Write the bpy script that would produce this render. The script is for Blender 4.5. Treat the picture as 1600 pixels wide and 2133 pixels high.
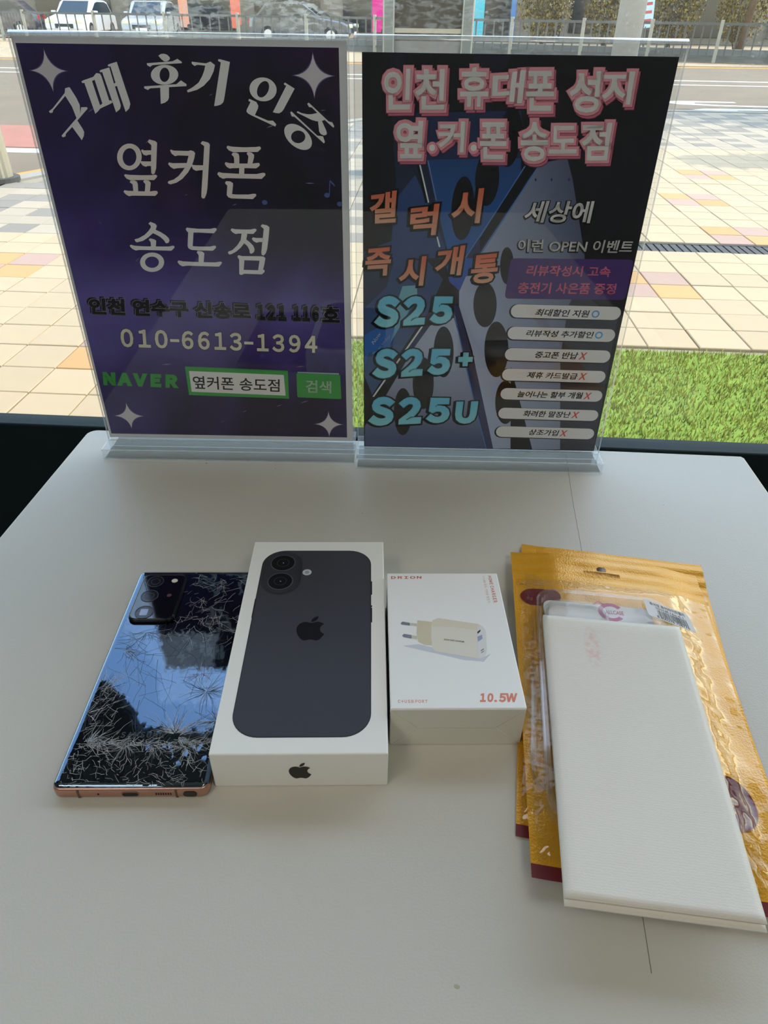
import bpy, bmesh, math, random
from mathutils import Vector, Matrix, Euler
from mathutils.geometry import tessellate_polygon
from mathutils import noise as mnoise

random.seed(7)
for o in list(bpy.data.objects):
    bpy.data.objects.remove(o)
SC = bpy.context.scene
COL = SC.collection
R = math.radians

# ------------------------------------------------------------------ camera
# handheld phone above the table top (z = 0 is the table surface), building axes: y runs out of the window
FPX, PITCH, ROLL, YAW, EYE = 1447.9, R(35.585), R(0.848), R(3.0), 0.3174
_f = Vector((0, math.cos(PITCH), -math.sin(PITCH))); _u = Vector((0, math.sin(PITCH), math.cos(PITCH))); _r = Vector((1, 0, 0))
_R = math.cos(ROLL) * _r + math.sin(ROLL) * _u
_U = -math.sin(ROLL) * _r + math.cos(ROLL) * _u
_z = Matrix.Rotation(YAW, 3, 'Z')
CF, CR, CU = _z @ _f, _z @ _R, _z @ _U
cam = bpy.data.cameras.new('camera')
cam.sensor_fit = 'VERTICAL'; cam.sensor_height = 24.0; cam.lens = 24.0 * FPX / 2133.0
cam.clip_start = 0.01; cam.clip_end = 300
camo = bpy.data.objects.new('camera', cam); COL.objects.link(camo)
m = Matrix((CR, CU, -CF)).transposed().to_4x4(); m.translation = (0, 0, EYE)
camo.matrix_world = m
SC.camera = camo

# ------------------------------------------------------------------ sky, sun, exposure
SUN_EL, SUN_AZ = R(56), R(62)            # azimuth measured from straight out of the window towards the right
world = bpy.data.worlds.new('sky'); SC.world = world; world.use_nodes = True
wn = world.node_tree; wn.nodes.clear()
sky = wn.nodes.new('ShaderNodeTexSky'); sky.sky_type = 'NISHITA'; sky.sun_disc = False
sky.sun_elevation = SUN_EL; sky.sun_rotation = SUN_AZ; sky.altitude = 50; sky.air_density = 1.0; sky.dust_density = 0.6; sky.ozone_density = 1.2
bg = wn.nodes.new('ShaderNodeBackground'); bg.inputs['Strength'].default_value = 0.62
wo = wn.nodes.new('ShaderNodeOutputWorld')
wb = wn.nodes.new('ShaderNodeMix'); wb.data_type = 'RGBA'; wb.blend_type = 'MULTIPLY'; wb.inputs[0].default_value = 1.0; wb.inputs[7].default_value = (1.12, 1.0, 0.82, 1)   # white balance
wn.links.new(sky.outputs[0], wb.inputs[6]); wn.links.new(wb.outputs[2], bg.inputs[0]); wn.links.new(bg.outputs[0], wo.inputs[0])
sun = bpy.data.lights.new('sun', 'SUN'); sun.energy = 2.3; sun.angle = R(0.55); sun.color = (1.0, 0.90, 0.74)
suno = bpy.data.objects.new('sun', sun); COL.objects.link(suno)
sd = Vector((math.sin(SUN_AZ) * math.cos(SUN_EL), math.cos(SUN_AZ) * math.cos(SUN_EL), math.sin(SUN_EL)))
suno.rotation_euler = sd.to_track_quat('Z', 'Y').to_euler(); suno.location = (6, 8, 12)
SC.view_settings.view_transform = 'Standard'; SC.view_settings.look = 'None'
SC.view_settings.exposure = 0.5; SC.view_settings.gamma = 1.0; SC.view_settings.use_curve_mapping = False
SC.cycles.transparent_max_bounces = 20; SC.cycles.max_bounces = 5; SC.cycles.use_light_tree = False; SC.cycles.caustics_reflective = False; SC.cycles.caustics_refractive = False; SC.cycles.diffuse_bounces = 3; SC.cycles.glossy_bounces = 3
SC.cycles.use_adaptive_sampling = True; SC.cycles.adaptive_threshold = 0.05
LAMP = 4.6                                # radiance of the shop's ceiling panels

# ------------------------------------------------------------------ helpers
def tag(o, label=None, cat=None, group=None, kind=None):
    if label: o['label'] = label
    if cat: o['category'] = cat
    if group: o['group'] = group
    if kind: o['kind'] = kind
    return o

def empty(name, loc=(0, 0, 0), rot=(0, 0, 0), parent=None):
    o = bpy.data.objects.new(name, None); COL.objects.link(o); o.location = loc; o.rotation_euler = rot
    o.empty_display_size = 0.02
    if parent: o.parent = parent
    return o

def obj(name, me, mat=None, parent=None, loc=None, rot=None):
    o = bpy.data.objects.new(name, me); COL.objects.link(o)
    if mat is not None and not me.materials: me.materials.append(mat)
    if isinstance(parent, tuple): o.parent = parent[0]; o.location = parent[1]      # (thing, offset of the printed area on it)
    elif parent: o.parent = parent
    if loc: o.location = loc
    if rot: o.rotation_euler = rot
    return o

def pydata(name, v, f, mat=None, parent=None, smooth=False, loc=None, rot=None):
    me = bpy.data.meshes.new(name); me.from_pydata(v, [], f); me.update()
    if smooth: me.polygons.foreach_set('use_smooth', [True] * len(me.polygons))
    return obj(name, me, mat, parent, loc, rot)

def bm_obj(name, bm, mat=None, parent=None, smooth=False, loc=None, rot=None):
    me = bpy.data.meshes.new(name); bm.normal_update(); bm.to_mesh(me); bm.free()
    if smooth: me.polygons.foreach_set('use_smooth', [True] * len(me.polygons))
    return obj(name, me, mat, parent, loc, rot)

def bm_box(bm, x0, x1, y0, y1, z0, z1):
    v = [bm.verts.new(p) for p in ((x0, y0, z0), (x1, y0, z0), (x1, y1, z0), (x0, y1, z0), (x0, y0, z1), (x1, y0, z1), (x1, y1, z1), (x0, y1, z1))]
    for f in ((0, 3, 2, 1), (4, 5, 6, 7), (0, 1, 5, 4), (1, 2, 6, 5), (2, 3, 7, 6), (3, 0, 4, 7)):
        bm.faces.new([v[i] for i in f])

def box(name, x0, x1, y0, y1, z0, z1, mat, parent=None, bev=0, seg=2, loc=None, rot=None):
    bm = bmesh.new(); bm_box(bm, x0, x1, y0, y1, z0, z1)
    if bev: bmesh.ops.bevel(bm, geom=list(bm.edges), offset=bev, segments=seg, affect='EDGES', profile=0.5)
    return bm_obj(name, bm, mat, parent, False, loc, rot)

def bm_cyl(bm, p0, p1, r0, r1=None, n=12, caps=True):
    p0, p1 = Vector(p0), Vector(p1); r1 = r0 if r1 is None else r1
    q = (p1 - p0).to_track_quat('Z', 'Y')
    a = [bm.verts.new(p0 + q @ Vector((r0 * math.cos(2 * math.pi * i / n), r0 * math.sin(2 * math.pi * i / n), 0))) for i in range(n)]
    b = [bm.verts.new(p1 + q @ Vector((r1 * math.cos(2 * math.pi * i / n), r1 * math.sin(2 * math.pi * i / n), 0))) for i in range(n)]
    for i in range(n): bm.faces.new((a[i], a[(i + 1) % n], b[(i + 1) % n], b[i]))
    if caps: bm.faces.new(a[::-1]); bm.faces.new(b)

def cyl(name, p0, p1, r0, mat, parent=None, r1=None, n=16, smooth=False):
    bm = bmesh.new(); bm_cyl(bm, p0, p1, r0, r1, n)
    return bm_obj(name, bm, mat, parent, smooth)

def tess(rings):
    flat = [Vector((p[0], p[1], 0)) for r in rings for p in r]
    return flat, tessellate_polygon([[Vector((p[0], p[1], 0)) for p in r] for r in rings])

def prism(name, rings, z0, z1, mat, parent=None, loc=None, rot=None, k=0.001, smooth=False):
    """an outline (first ring, the others are holes) in mm extruded from z0 to z1 (metres)"""
    flat, tris = tess(rings); n = len(flat)
    v = [(p.x * k, p.y * k, z1) for p in flat] + [(p.x * k, p.y * k, z0) for p in flat]
    f = []
    for t in tris:
        a, b, c = (flat[i] for i in t)
        if (b - a).cross(c - a).z < 0: t = (t[0], t[2], t[1])
        f.append(tuple(t)); f.append((t[2] + n, t[1] + n, t[0] + n))
    s = 0
    for r in rings:
        area = sum(r[i][0] * r[(i + 1) % len(r)][1] - r[(i + 1) % len(r)][0] * r[i][1] for i in range(len(r)))
        outer = r is rings[0]
        for i in range(len(r)):
            a, b = s + i, s + (i + 1) % len(r)
            f.append((a + n, b + n, b, a) if (area > 0) == outer else (b + n, a + n, a, b))
        s += len(r)
    return pydata(name, v, f, mat, parent, smooth, loc, rot)

def flat(name, polys, mat, parent, z, k=0.001):
    """printed flat shape: list of polygons (outer ring + holes) in mm, in the parent's plane"""
    v, f = [], []
    for rings in polys:
        fl, tris = tess(rings); b = len(v)
        v += [(p.x * k, p.y * k, z) for p in fl]
        for t in tris:
            a, bb, c = (fl[i] for i in t)
            t = t if (bb - a).cross(c - a).z > 0 else (t[0], t[2], t[1])
            f.append(tuple(i + b for i in t))
    return pydata(name, v, f, mat, parent)

def rrect(x0, y0, x1, y1, r, n=6):
    p = []
    for cx, cy, a0 in ((x1 - r, y0 + r, -90), (x1 - r, y1 - r, 0), (x0 + r, y1 - r, 90), (x0 + r, y0 + r, 180)):
        for i in range(n + 1):
            a = R(a0 + 90 * i / n); p.append((cx + r * math.cos(a), cy + r * math.sin(a)))
    return p

def ring(cx, cy, rx, ry=None, n=32, rot=0):
    ry = rx if ry is None else ry; c, s = math.cos(rot), math.sin(rot)
    return [(cx + rx * math.cos(2 * math.pi * i / n) * c - ry * math.sin(2 * math.pi * i / n) * s, cy + rx * math.cos(2 * math.pi * i / n) * s + ry * math.sin(2 * math.pi * i / n) * c) for i in range(n)]

def rquad(q, r, n=5):
    """quad TL TR BR BL with rounded corners"""
    q = [Vector(p) for p in q]; out = []
    for i in range(4):
        p, a, b = q[i], q[i - 1], q[(i + 1) % 4]
        d0, d1 = (a - p).normalized() * r, (b - p).normalized() * r
        for k in range(n + 1):
            t = k / n; out.append(tuple((p + d0) * (1 - t) ** 2 + p * 2 * t * (1 - t) + (p + d1) * t * t))
    return out

# ------------------------------------------------------------------ lettering (built-in typeface, one evaluation for all)
QUEUE = []
def fw(s): return ''.join(chr(ord(c) + 0xFEE0) if 33 <= ord(c) <= 126 else c for c in s)      # the sans digits and capitals of the wide set
def txt(name, body, quad, mat, parent, z, w=0.0, grow=0.0, dx=0, dy=0, sp=1.0):
    """quad = TL TR BR BL in mm that the lettering fills; w = stroke weight, grow = extra outline beyond the quad"""
    QUEUE.append((name, body, [Vector((p[0] + dx, p[1] + dy)) for p in quad], mat, parent, z, w, grow, sp))

def quad_of(x0, y0, x1, y1): return [(x0, y1), (x1, y1), (x1, y0), (x0, y0)]

def flush_text():
    tmp = []
    for it in QUEUE:
        cu = bpy.data.curves.new('t', 'FONT'); cu.body = it[1]; cu.size = 1.0; cu.resolution_u = 3; cu.space_character = it[8]
        cu.bevel_depth = it[6] + it[7]; cu.bevel_resolution = 0 if it[6] + it[7] == 0 else 1
        o = bpy.data.objects.new('t', cu); COL.objects.link(o); tmp.append(o)
    dg = bpy.context.evaluated_depsgraph_get()
    for it, o in zip(QUEUE, tmp):
        name, body, q, mat, parent, z, w, grow, sp = it
        me = bpy.data.meshes.new_from_object(o.evaluated_get(dg)); me.name = name
        xs = [v.co.x for v in me.vertices]; ys = [v.co.y for v in me.vertices]
        x0, x1, y0, y1 = min(xs) + grow, max(xs) - grow, min(ys) + grow, max(ys) - grow
        for v in me.vertices:
            s, t = (v.co.x - x0) / (x1 - x0), (v.co.y - y0) / (y1 - y0)
            p = (q[3] * (1 - s) + q[2] * s) * (1 - t) + (q[0] * (1 - s) + q[1] * s) * t
            v.co = (p.x * 0.001, p.y * 0.001, z + v.co.z * 1e-6)
        bm = bmesh.new(); bm.from_mesh(me)
        bmesh.ops.delete(bm, geom=[f for f in bm.faces if f.calc_area() < 1e-13], context='FACES_ONLY')
        bm.to_mesh(me); bm.free(); me.materials.clear(); me.update()
        obj(name, me, mat, parent)
    for o in tmp:
        cu = o.data; bpy.data.objects.remove(o); bpy.data.curves.remove(cu)
    QUEUE.clear()

# ------------------------------------------------------------------ materials
def srgb(r, g, b):
    return tuple((c / 255 / 12.92) if c <= 10 else (((c / 255) + 0.055) / 1.055) ** 2.4 for c in (r, g, b))

MATS = {}
def mat(name, col=(0.5, 0.5, 0.5), rough=0.5, metal=0.0, spec=0.5, emit=0.0, noise=0.0, nscale=20, bump=0.0, bscale=200, coat=0.0, trans=0.0):
    if name in MATS: return MATS[name]
    m = bpy.data.materials.new(name); m.use_nodes = True; nt = m.node_tree; b = nt.nodes['Principled BSDF']
    b.inputs['Base Color'].default_value = (*col, 1); b.inputs['Roughness'].default_value = rough; b.inputs['Metallic'].default_value = metal
    b.inputs['Specular IOR Level'].default_value = spec
    if coat: b.inputs['Coat Weight'].default_value = coat; b.inputs['Coat Roughness'].default_value = 0.05
    if emit: b.inputs['Emission Color'].default_value = (*col, 1); b.inputs['Emission Strength'].default_value = emit
    if noise or bump: tc = nt.nodes.new('ShaderNodeTexCoord')
    if noise:
        n = nt.nodes.new('ShaderNodeTexNoise'); n.inputs['Scale'].default_value = nscale; n.inputs['Detail'].default_value = 4
        mr = nt.nodes.new('ShaderNodeMapRange'); mr.inputs[1].default_value = 0.3; mr.inputs[2].default_value = 0.7; mr.inputs[3].default_value = 1 - noise; mr.inputs[4].default_value = 1 + noise
        mx = nt.nodes.new('ShaderNodeMix'); mx.data_type = 'RGBA'; mx.blend_type = 'MULTIPLY'; mx.inputs[0].default_value = 1
        mx.inputs[6].default_value = (*col, 1)
        nt.links.new(tc.outputs['Object'], n.inputs['Vector']); nt.links.new(n.outputs[0], mr.inputs[0]); nt.links.new(mr.outputs[0], mx.inputs[7]); nt.links.new(mx.outputs[2], b.inputs['Base Color'])
    if bump:
        n2 = nt.nodes.new('ShaderNodeTexNoise'); n2.inputs['Scale'].default_value = bscale; n2.inputs['Detail'].default_value = 2
        bp = nt.nodes.new('ShaderNodeBump'); bp.inputs['Strength'].default_value = bump; bp.inputs['Distance'].default_value = 0.001
        nt.links.new(tc.outputs['Object'], n2.inputs['Vector']); nt.links.new(n2.outputs[0], bp.inputs['Height']); nt.links.new(bp.outputs[0], b.inputs['Normal'])
    MATS[name] = m
    return m

def clear(name, tint=(1, 1, 1), ior=1.49, haze=0.0, rough=0.02, bump=0.0, bscale=30, boost=1.0, stretch=(1, 1, 1), hazecol=(0.9, 0.93, 0.95)):
    """thin clear plastic or glass: light passes straight through, Fresnel reflection on top, optional milky haze"""
    m = bpy.data.materials.new(name); m.use_nodes = True; nt = m.node_tree; nt.nodes.clear(); N = nt.nodes.new
    out = N('ShaderNodeOutputMaterial'); tr = N('ShaderNodeBsdfTransparent'); tr.inputs[0].default_value = (*tint, 1)
    gl = N('ShaderNodeBsdfGlossy'); gl.inputs['Roughness'].default_value = rough
    # Schlick reflectance, the same from both sides of the sheet
    f0 = ((ior - 1) / (ior + 1)) ** 2; ge = N('ShaderNodeNewGeometry'); dt = N('ShaderNodeVectorMath'); dt.operation = 'DOT_PRODUCT'; nt.links.new(ge.outputs['Incoming'], dt.inputs[0]); nt.links.new(ge.outputs['Normal'], dt.inputs[1])
    ab = N('ShaderNodeMath'); ab.operation = 'ABSOLUTE'; nt.links.new(dt.outputs['Value'], ab.inputs[0])
    iv = N('ShaderNodeMath'); iv.operation = 'SUBTRACT'; iv.inputs[0].default_value = 1.0; nt.links.new(ab.outputs[0], iv.inputs[1])
    pw = N('ShaderNodeMath'); pw.operation = 'POWER'; pw.inputs[1].default_value = 5.0; nt.links.new(iv.outputs[0], pw.inputs[0])
    fr = N('ShaderNodeMath'); fr.operation = 'MULTIPLY_ADD'; fr.inputs[1].default_value = 1 - f0; fr.inputs[2].default_value = f0; nt.links.new(pw.outputs[0], fr.inputs[0])
    mul = N('ShaderNodeMath'); mul.operation = 'MULTIPLY'; mul.inputs[1].default_value = boost; mul.use_clamp = True
    mx = N('ShaderNodeMixShader'); nt.links.new(fr.outputs[0], mul.inputs[0]); nt.links.new(mul.outputs[0], mx.inputs[0])
    base = tr.outputs[0]
    if haze:
        df = N('ShaderNodeBsdfDiffuse'); df.inputs[0].default_value = (*hazecol, 1); tl = N('ShaderNodeBsdfTranslucent'); tl.inputs[0].default_value = (*hazecol, 1)
        ad = N('ShaderNodeMixShader'); ad.inputs[0].default_value = 0.5; nt.links.new(df.outputs[0], ad.inputs[1]); nt.links.new(tl.outputs[0], ad.inputs[2])
        hz = N('ShaderNodeMixShader'); hz.inputs[0].default_value = haze; nt.links.new(tr.outputs[0], hz.inputs[1]); nt.links.new(ad.outputs[0], hz.inputs[2]); base = hz.outputs[0]
    nt.links.new(base, mx.inputs[1]); nt.links.new(gl.outputs[0], mx.inputs[2])
    if bump:
        tc = N('ShaderNodeTexCoord'); mp = N('ShaderNodeMapping'); mp.inputs['Scale'].default_value = stretch
        n2 = N('ShaderNodeTexNoise'); n2.inputs['Scale'].default_value = bscale; n2.inputs['Detail'].default_value = 3
        bp = N('ShaderNodeBump'); bp.inputs['Strength'].default_value = bump; bp.inputs['Distance'].default_value = 0.01
        nt.links.new(tc.outputs['Object'], mp.inputs[0]); nt.links.new(mp.outputs[0], n2.inputs['Vector']); nt.links.new(n2.outputs[0], bp.inputs['Height'])
        nt.links.new(bp.outputs[0], gl.inputs['Normal']); nt.links.new(bp.outputs[0], dt.inputs[1])
    nt.links.new(mx.outputs[0], out.inputs[0])
    MATS[name] = m
    return m


# ================================================================== THE ROOM
X0, X1, Y0, YW, ZF, ZC = -2.0, 2.3, -3.2, 0.612, -0.75, 1.85
m_wall = mat('wall_paint', (0.16, 0.16, 0.165), 0.8, noise=0.03)
m_floor = mat('floor_vinyl', (0.22, 0.21, 0.2), 0.5, noise=0.08, nscale=6)
m_ceil = mat('ceiling_board', (0.78, 0.78, 0.76), 0.9)
m_black = mat('black_panel', srgb(24, 36, 38), 0.5, spec=0.12)
m_alu = mat('dark_aluminium', srgb(44, 50, 52), 0.4, metal=0.6)
def struct(o): o['kind'] = 'structure'; return o
struct(box('floor', X0, X1, Y0, YW, ZF - 0.05, ZF, m_floor))
struct(box('ceiling', X0, X1, Y0, YW, ZC, ZC + 0.1, m_ceil))
struct(box('wall_left', X0 - 0.1, X0, Y0, YW, ZF, ZC, m_wall))
struct(box('wall_right', X1, X1 + 0.1, Y0, YW, ZF, ZC, m_wall))
struct(box('wall_back', X0, X1, Y0 - 0.1, Y0, ZF, ZC, m_wall))
wf = struct(empty('wall_front', (0, YW, ZF)))
box('lower_panel', X0, X1, -0.012, 0.012, 0, -ZF - 0.024, m_black, wf, bev=0.002)
box('header', X0, X1, -0.03, 0.06, ZC - ZF - 0.12, ZC - ZF, m_alu, wf)
win = struct(empty('window_1', (0, YW, -0.024)))

# window glass: clear, with dried drops and wiping streaks in its upper part
def window_glass():
    m = clear('window_glass', tint=(0.97, 0.985, 0.98), ior=1.45, rough=0.01); nt = m.node_tree; N = nt.nodes.new; L = nt.links.new
    out = next(n for n in nt.nodes if n.type == 'OUTPUT_MATERIAL'); last = out.inputs[0].links[0].from_socket
    tc = N('ShaderNodeTexCoord'); sx = N('ShaderNodeSeparateXYZ'); L(tc.outputs['Object'], sx.inputs[0])
    hi = N('ShaderNodeMapRange'); hi.inputs[1].default_value = 0.285; hi.inputs[2].default_value = 0.34; hi2 = N('ShaderNodeMapRange'); hi2.inputs[1].default_value = 0.36; hi2.inputs[2].default_value = 0.40; hi2.inputs[3].default_value = 1.0; hi2.inputs[4].default_value = 0.0; L(sx.outputs[2], hi.inputs[0]); L(sx.outputs[2], hi2.inputs[0]); him = N('ShaderNodeMath'); him.operation = 'MULTIPLY'; L(hi.outputs[0], him.inputs[0]); L(hi2.outputs[0], him.inputs[1])
    left = N('ShaderNodeMapRange'); left.inputs[1].default_value = 0.10; left.inputs[2].default_value = -0.10; left.inputs[3].default_value = 0.25; left.inputs[4].default_value = 1.0; L(sx.outputs[0], left.inputs[0])
    mp = N('ShaderNodeMapping'); mp.inputs['Scale'].default_value = (1.0, 1, 2.6); L(tc.outputs['Object'], mp.inputs[0])
    n1 = N('ShaderNodeTexNoise'); n1.inputs['Scale'].default_value = 150; n1.inputs['Detail'].default_value = 3; n1.inputs['Distortion'].default_value = 0.6; L(mp.outputs[0], n1.inputs['Vector'])
    r1 = N('ShaderNodeMapRange'); r1.inputs[1].default_value = 0.50; r1.inputs[2].default_value = 0.60; L(n1.outputs[0], r1.inputs[0])
    n3 = N('ShaderNodeTexNoise'); n3.inputs['Scale'].default_value = 9; L(tc.outputs['Object'], n3.inputs['Vector'])
    r3 = N('ShaderNodeMapRange'); r3.inputs[1].default_value = 0.42; r3.inputs[2].default_value = 0.6; L(n3.outputs[0], r3.inputs[0])
    v = N('ShaderNodeTexVoronoi'); v.inputs['Scale'].default_value = 130; L(tc.outputs['Object'], v.inputs['Vector'])
    rv = N('ShaderNodeMapRange'); rv.inputs[1].default_value = 0.16; rv.inputs[2].default_value = 0.08; L(v.outputs['Distance'], rv.inputs[0])
    def mul(a, b, k=None):
        n = N('ShaderNodeMath'); n.operation = 'MULTIPLY'; L(a, n.inputs[0])
        if k is None: L(b, n.inputs[1])
        else: n.inputs[1].default_value = k
        return n.outputs[0]
    streak = mul(mul(mul(r1.outputs[0], r3.outputs[0]), him.outputs[0]), left.outputs[0])
    drops = mul(mul(rv.outputs[0], r3.outputs[0]), him.outputs[0])
    mxm = N('ShaderNodeMath'); mxm.operation = 'MAXIMUM'; L(mul(streak, None, 0.5), mxm.inputs[0]); L(mul(drops, None, 0.5), mxm.inputs[1])
    dust = N('ShaderNodeMath'); dust.operation = 'ADD'; dust.inputs[1].default_value = 0.012; L(mxm.outputs[0], dust.inputs[0])
    tl = N('ShaderNodeBsdfTranslucent'); tl.inputs[0].default_value = (0.8, 0.8, 0.78, 1)
    df = N('ShaderNodeBsdfDiffuse'); df.inputs[0].default_value = (0.7, 0.7, 0.68, 1)
    ms = N('ShaderNodeMixShader'); ms.inputs[0].default_value = 0.5; L(tl.outputs[0], ms.inputs[1]); L(df.outputs[0], ms.inputs[2])
    fin = N('ShaderNodeMixShader'); L(dust.outputs[0], fin.inputs[0]); L(last, fin.inputs[1]); L(ms.outputs[0], fin.inputs[2]); L(fin.outputs[0], out.inputs[0])
    return m
m_glass = window_glass()
box('pane', X0, X1, -0.003, 0.003, 0.0, ZC - 0.12 + 0.024, m_glass, win)
for x in (X0, X1 - 0.05): box('frame', x, x + 0.05, -0.02, 0.02, 0, ZC - 0.1, m_alu, win)

# ceiling panels of the shop
m_lampf = mat('lamp_frame', (0.7, 0.7, 0.7), 0.5)
m_lamp = mat('lamp_diffuser', (1.0, 0.95, 0.86), 0.5, emit=LAMP)
for i, (lx, ly) in enumerate(((-0.95, -0.75), (0.95, -0.75), (-0.95, -2.0), (0.95, -2.0))):
    t = tag(empty('ceiling_light', (lx, ly, ZC)), ('square ceiling light panel at the left, nearer the window', 'square ceiling light panel at the right, nearer the window', 'square ceiling light panel at the left, deeper in the shop', 'square ceiling light panel at the right, deeper in the shop')[i], 'ceiling light', 'ceiling light panels of the shop')
    bm = bmesh.new()
    for a in ((-.32, .32, -.32, -.30), (-.32, .32, .30, .32), (-.32, -.30, -.30, .30), (.30, .32, -.30, .30)): bm_box(bm, a[0], a[1], a[2], a[3], -0.02, 0)
    bm_obj('frame', bm, m_lampf, t)
    pydata('diffuser', [(-.30, -.30, -.012), (.30, -.30, -.012), (.30, .30, -.012), (-.30, .30, -.012)], [(3, 2, 1, 0)], m_lamp, t)

# overhang of the storey above, outside over the shop front, with warm downlights
m_soffit = mat('soffit', srgb(60, 58, 56), 0.8)
so = struct(empty('ceiling_overhang', (0, YW, 2.25)))
box('soffit_board', -7, 7, 0.07, 1.25, 0, 0.15, m_soffit, so)
box('facade', -7, 7, 0.07, 0.25, -0.28, 0, mat('facade_band', srgb(50, 50, 52), 0.6), so)
# added unseen disc above the view, makes the dark patch mirrored in the phone
hs = tag(empty('reflection_disc', (-0.432, 0.572, 0.478)), 'added black disc out of view above the purple poster, darkening the phone reflection', 'sign')
m_pend = mat('disc_black', (0.012, 0.012, 0.013), 0.6)
o = prism('dark_disc', [ring(0, 0, 76, 96, 40)], -0.006, 0.006, m_pend, hs); o.rotation_euler = (R(90), 0, 0)
for x in (-0.04, 0.04): cyl('cord', (x, 0, 0.08), (x * 0.3, 0, 1.255), 0.0015, m_pend, hs, n=6)
m_warm = mat('warm_lamp', (1.0, 0.62, 0.22), 0.5, emit=9.0)
m_warm.cycles.emission_sampling = 'NONE'
for i, x in enumerate((-1.6, -0.42, 0.8, 2.0)):
    t = tag(empty('downlight', (x, YW + 0.70, 2.25)), ('first', 'second', 'third', 'fourth')[i] + ' warm downlight from the left under the outside overhang', 'downlight', 'downlights under the overhang')
    prism('rim', [ring(0, 0, 60), ring(0, 0, 48)], -0.012, 0, m_lampf, t); prism('bulb', [ring(0, 0, 47)], -0.006, 0, m_warm, t)

# ================================================================== OUTSIDE GROUND
def inside(p, poly):
    c = False
    for i in range(len(poly)):
        a, b = poly[i], poly[i - 1]
        if (a[1] > p[1]) != (b[1] > p[1]) and p[0] < (b[0] - a[0]) * (p[1] - a[1]) / (b[1] - a[1]) + a[0]: c = not c
    return c
def project(P):
    d = Vector(P) - Vector((0, 0, EYE)); z = d.dot(CF)
    if z <= 0.01: return None
    return (800 + FPX * d.dot(CR) / z, 1066.5 - FPX * d.dot(CU) / z)
ZG = -0.75
CURB = [(14, 11.4), (6, 11.5), (3.7, 11.6), (1.2, 11.35), (-0.3, 10.5), (-1.3, 9.2), (-2.2, 7.6), (-2.75, 6.5), (-3.05, 5.86), (-3.3, 5.3), (-3.9, 4.6), (-5.2, 4.1), (-9, 3.9)]
m_joint = mat('joint_sand', srgb(150, 140, 118), 0.95)
m_asphalt = mat('asphalt', srgb(118, 102, 80), 0.9, noise=0.10, nscale=1.2)
m_curb = mat('curb_stone', srgb(150, 144, 132), 0.9, noise=0.06)
m_yellow = mat('yellow_paint', srgb(190, 142, 66), 0.8, noise=0.1, nscale=8)
m_white = mat('road_paint', srgb(200, 194, 180), 0.8, noise=0.08, nscale=6)
struct(box('ground_road', -70, 70, 3.0, 40.0, ZG - 0.2, ZG - 0.05, m_asphalt))
pave = struct(empty('pavement', (0, 0, ZG)))
prism('bedding', [[(x * 1000, y * 1000) for x, y in CURB + [(-9, 0.624), (14, 0.624)]]], -0.10, -0.012, m_joint, pave)
def strip(name, pts, w, z0, z1, m, parent=None, off=0.0):
    """kerb-like strip along a polyline (metres), offset to its left side"""
    v, f = [], []; P = [Vector((x, y, 0)) for x, y in pts]
    for i, p in enumerate(P):
        d = (P[min(i + 1, len(P) - 1)] - P[max(i - 1, 0)]).normalized(); nrm = Vector((-d.y, d.x, 0))
        for o, z in ((off, z0), (off, z1), (off + w, z1), (off + w, z0)): q = p + nrm * o; v.append((q.x, q.y, z))
    for i in range(len(P) - 1):
        for k in range(4):
            a, b = i * 4 + k, i * 4 + (k + 1) % 4; f.append((a, b, b + 4, a + 4))
    return pydata(name, v, f, m, parent)
strip('curb', CURB, -0.15, -0.11, 0.004, m_curb, pave, 0.0)
strip('gutter_line', CURB[5:12], -0.12, -0.05, -0.046, m_yellow, pave, -0.36)

# pavers
def tile_mat(name, c, var=0.05):
    m = mat(name, c, 0.85, bump=0.25, bscale=160); nt = m.node_tree; b = nt.nodes['Principled BSDF']; N = nt.nodes.new; L = nt.links.new
    oi = N('ShaderNodeObjectInfo'); tc = N('ShaderNodeTexCoord'); n = N('ShaderNodeTexNoise'); n.inputs['Scale'].default_value = 7; n.inputs['Detail'].default_value = 5; L(tc.outputs['Object'], n.inputs['Vector'])
    ad = N('ShaderNodeMath'); ad.operation = 'ADD'; L(oi.outputs['Random'], ad.inputs[0]); L(n.outputs[0], ad.inputs[1])
    mr = N('ShaderNodeMapRange'); mr.inputs[2].default_value = 2.0; mr.inputs[3].default_value = 1 - var * 2; mr.inputs[4].default_value = 1 + var * 2; L(ad.outputs[0], mr.inputs[0])
    mx = N('ShaderNodeMix'); mx.data_type = 'RGBA'; mx.blend_type = 'MULTIPLY'; mx.inputs[0].default_value = 1; mx.inputs[6].default_value = (*c, 1); L(mr.outputs[0], mx.inputs[7]); L(mx.outputs[2], b.inputs['Base Color'])
    return m
TM = {'cream': tile_mat('paver_cream', srgb(180, 160, 128)), 'orange': tile_mat('paver_orange', srgb(188, 146, 94)), 'pink': tile_mat('paver_pink', srgb(170, 142, 126)),
      'grey': tile_mat('paver_grey', srgb(134, 126, 113)), 'light': tile_mat('paver_light', srgb(168, 154, 132))}
PT = 0.204; GX, GY = -1.336, 2.099
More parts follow.
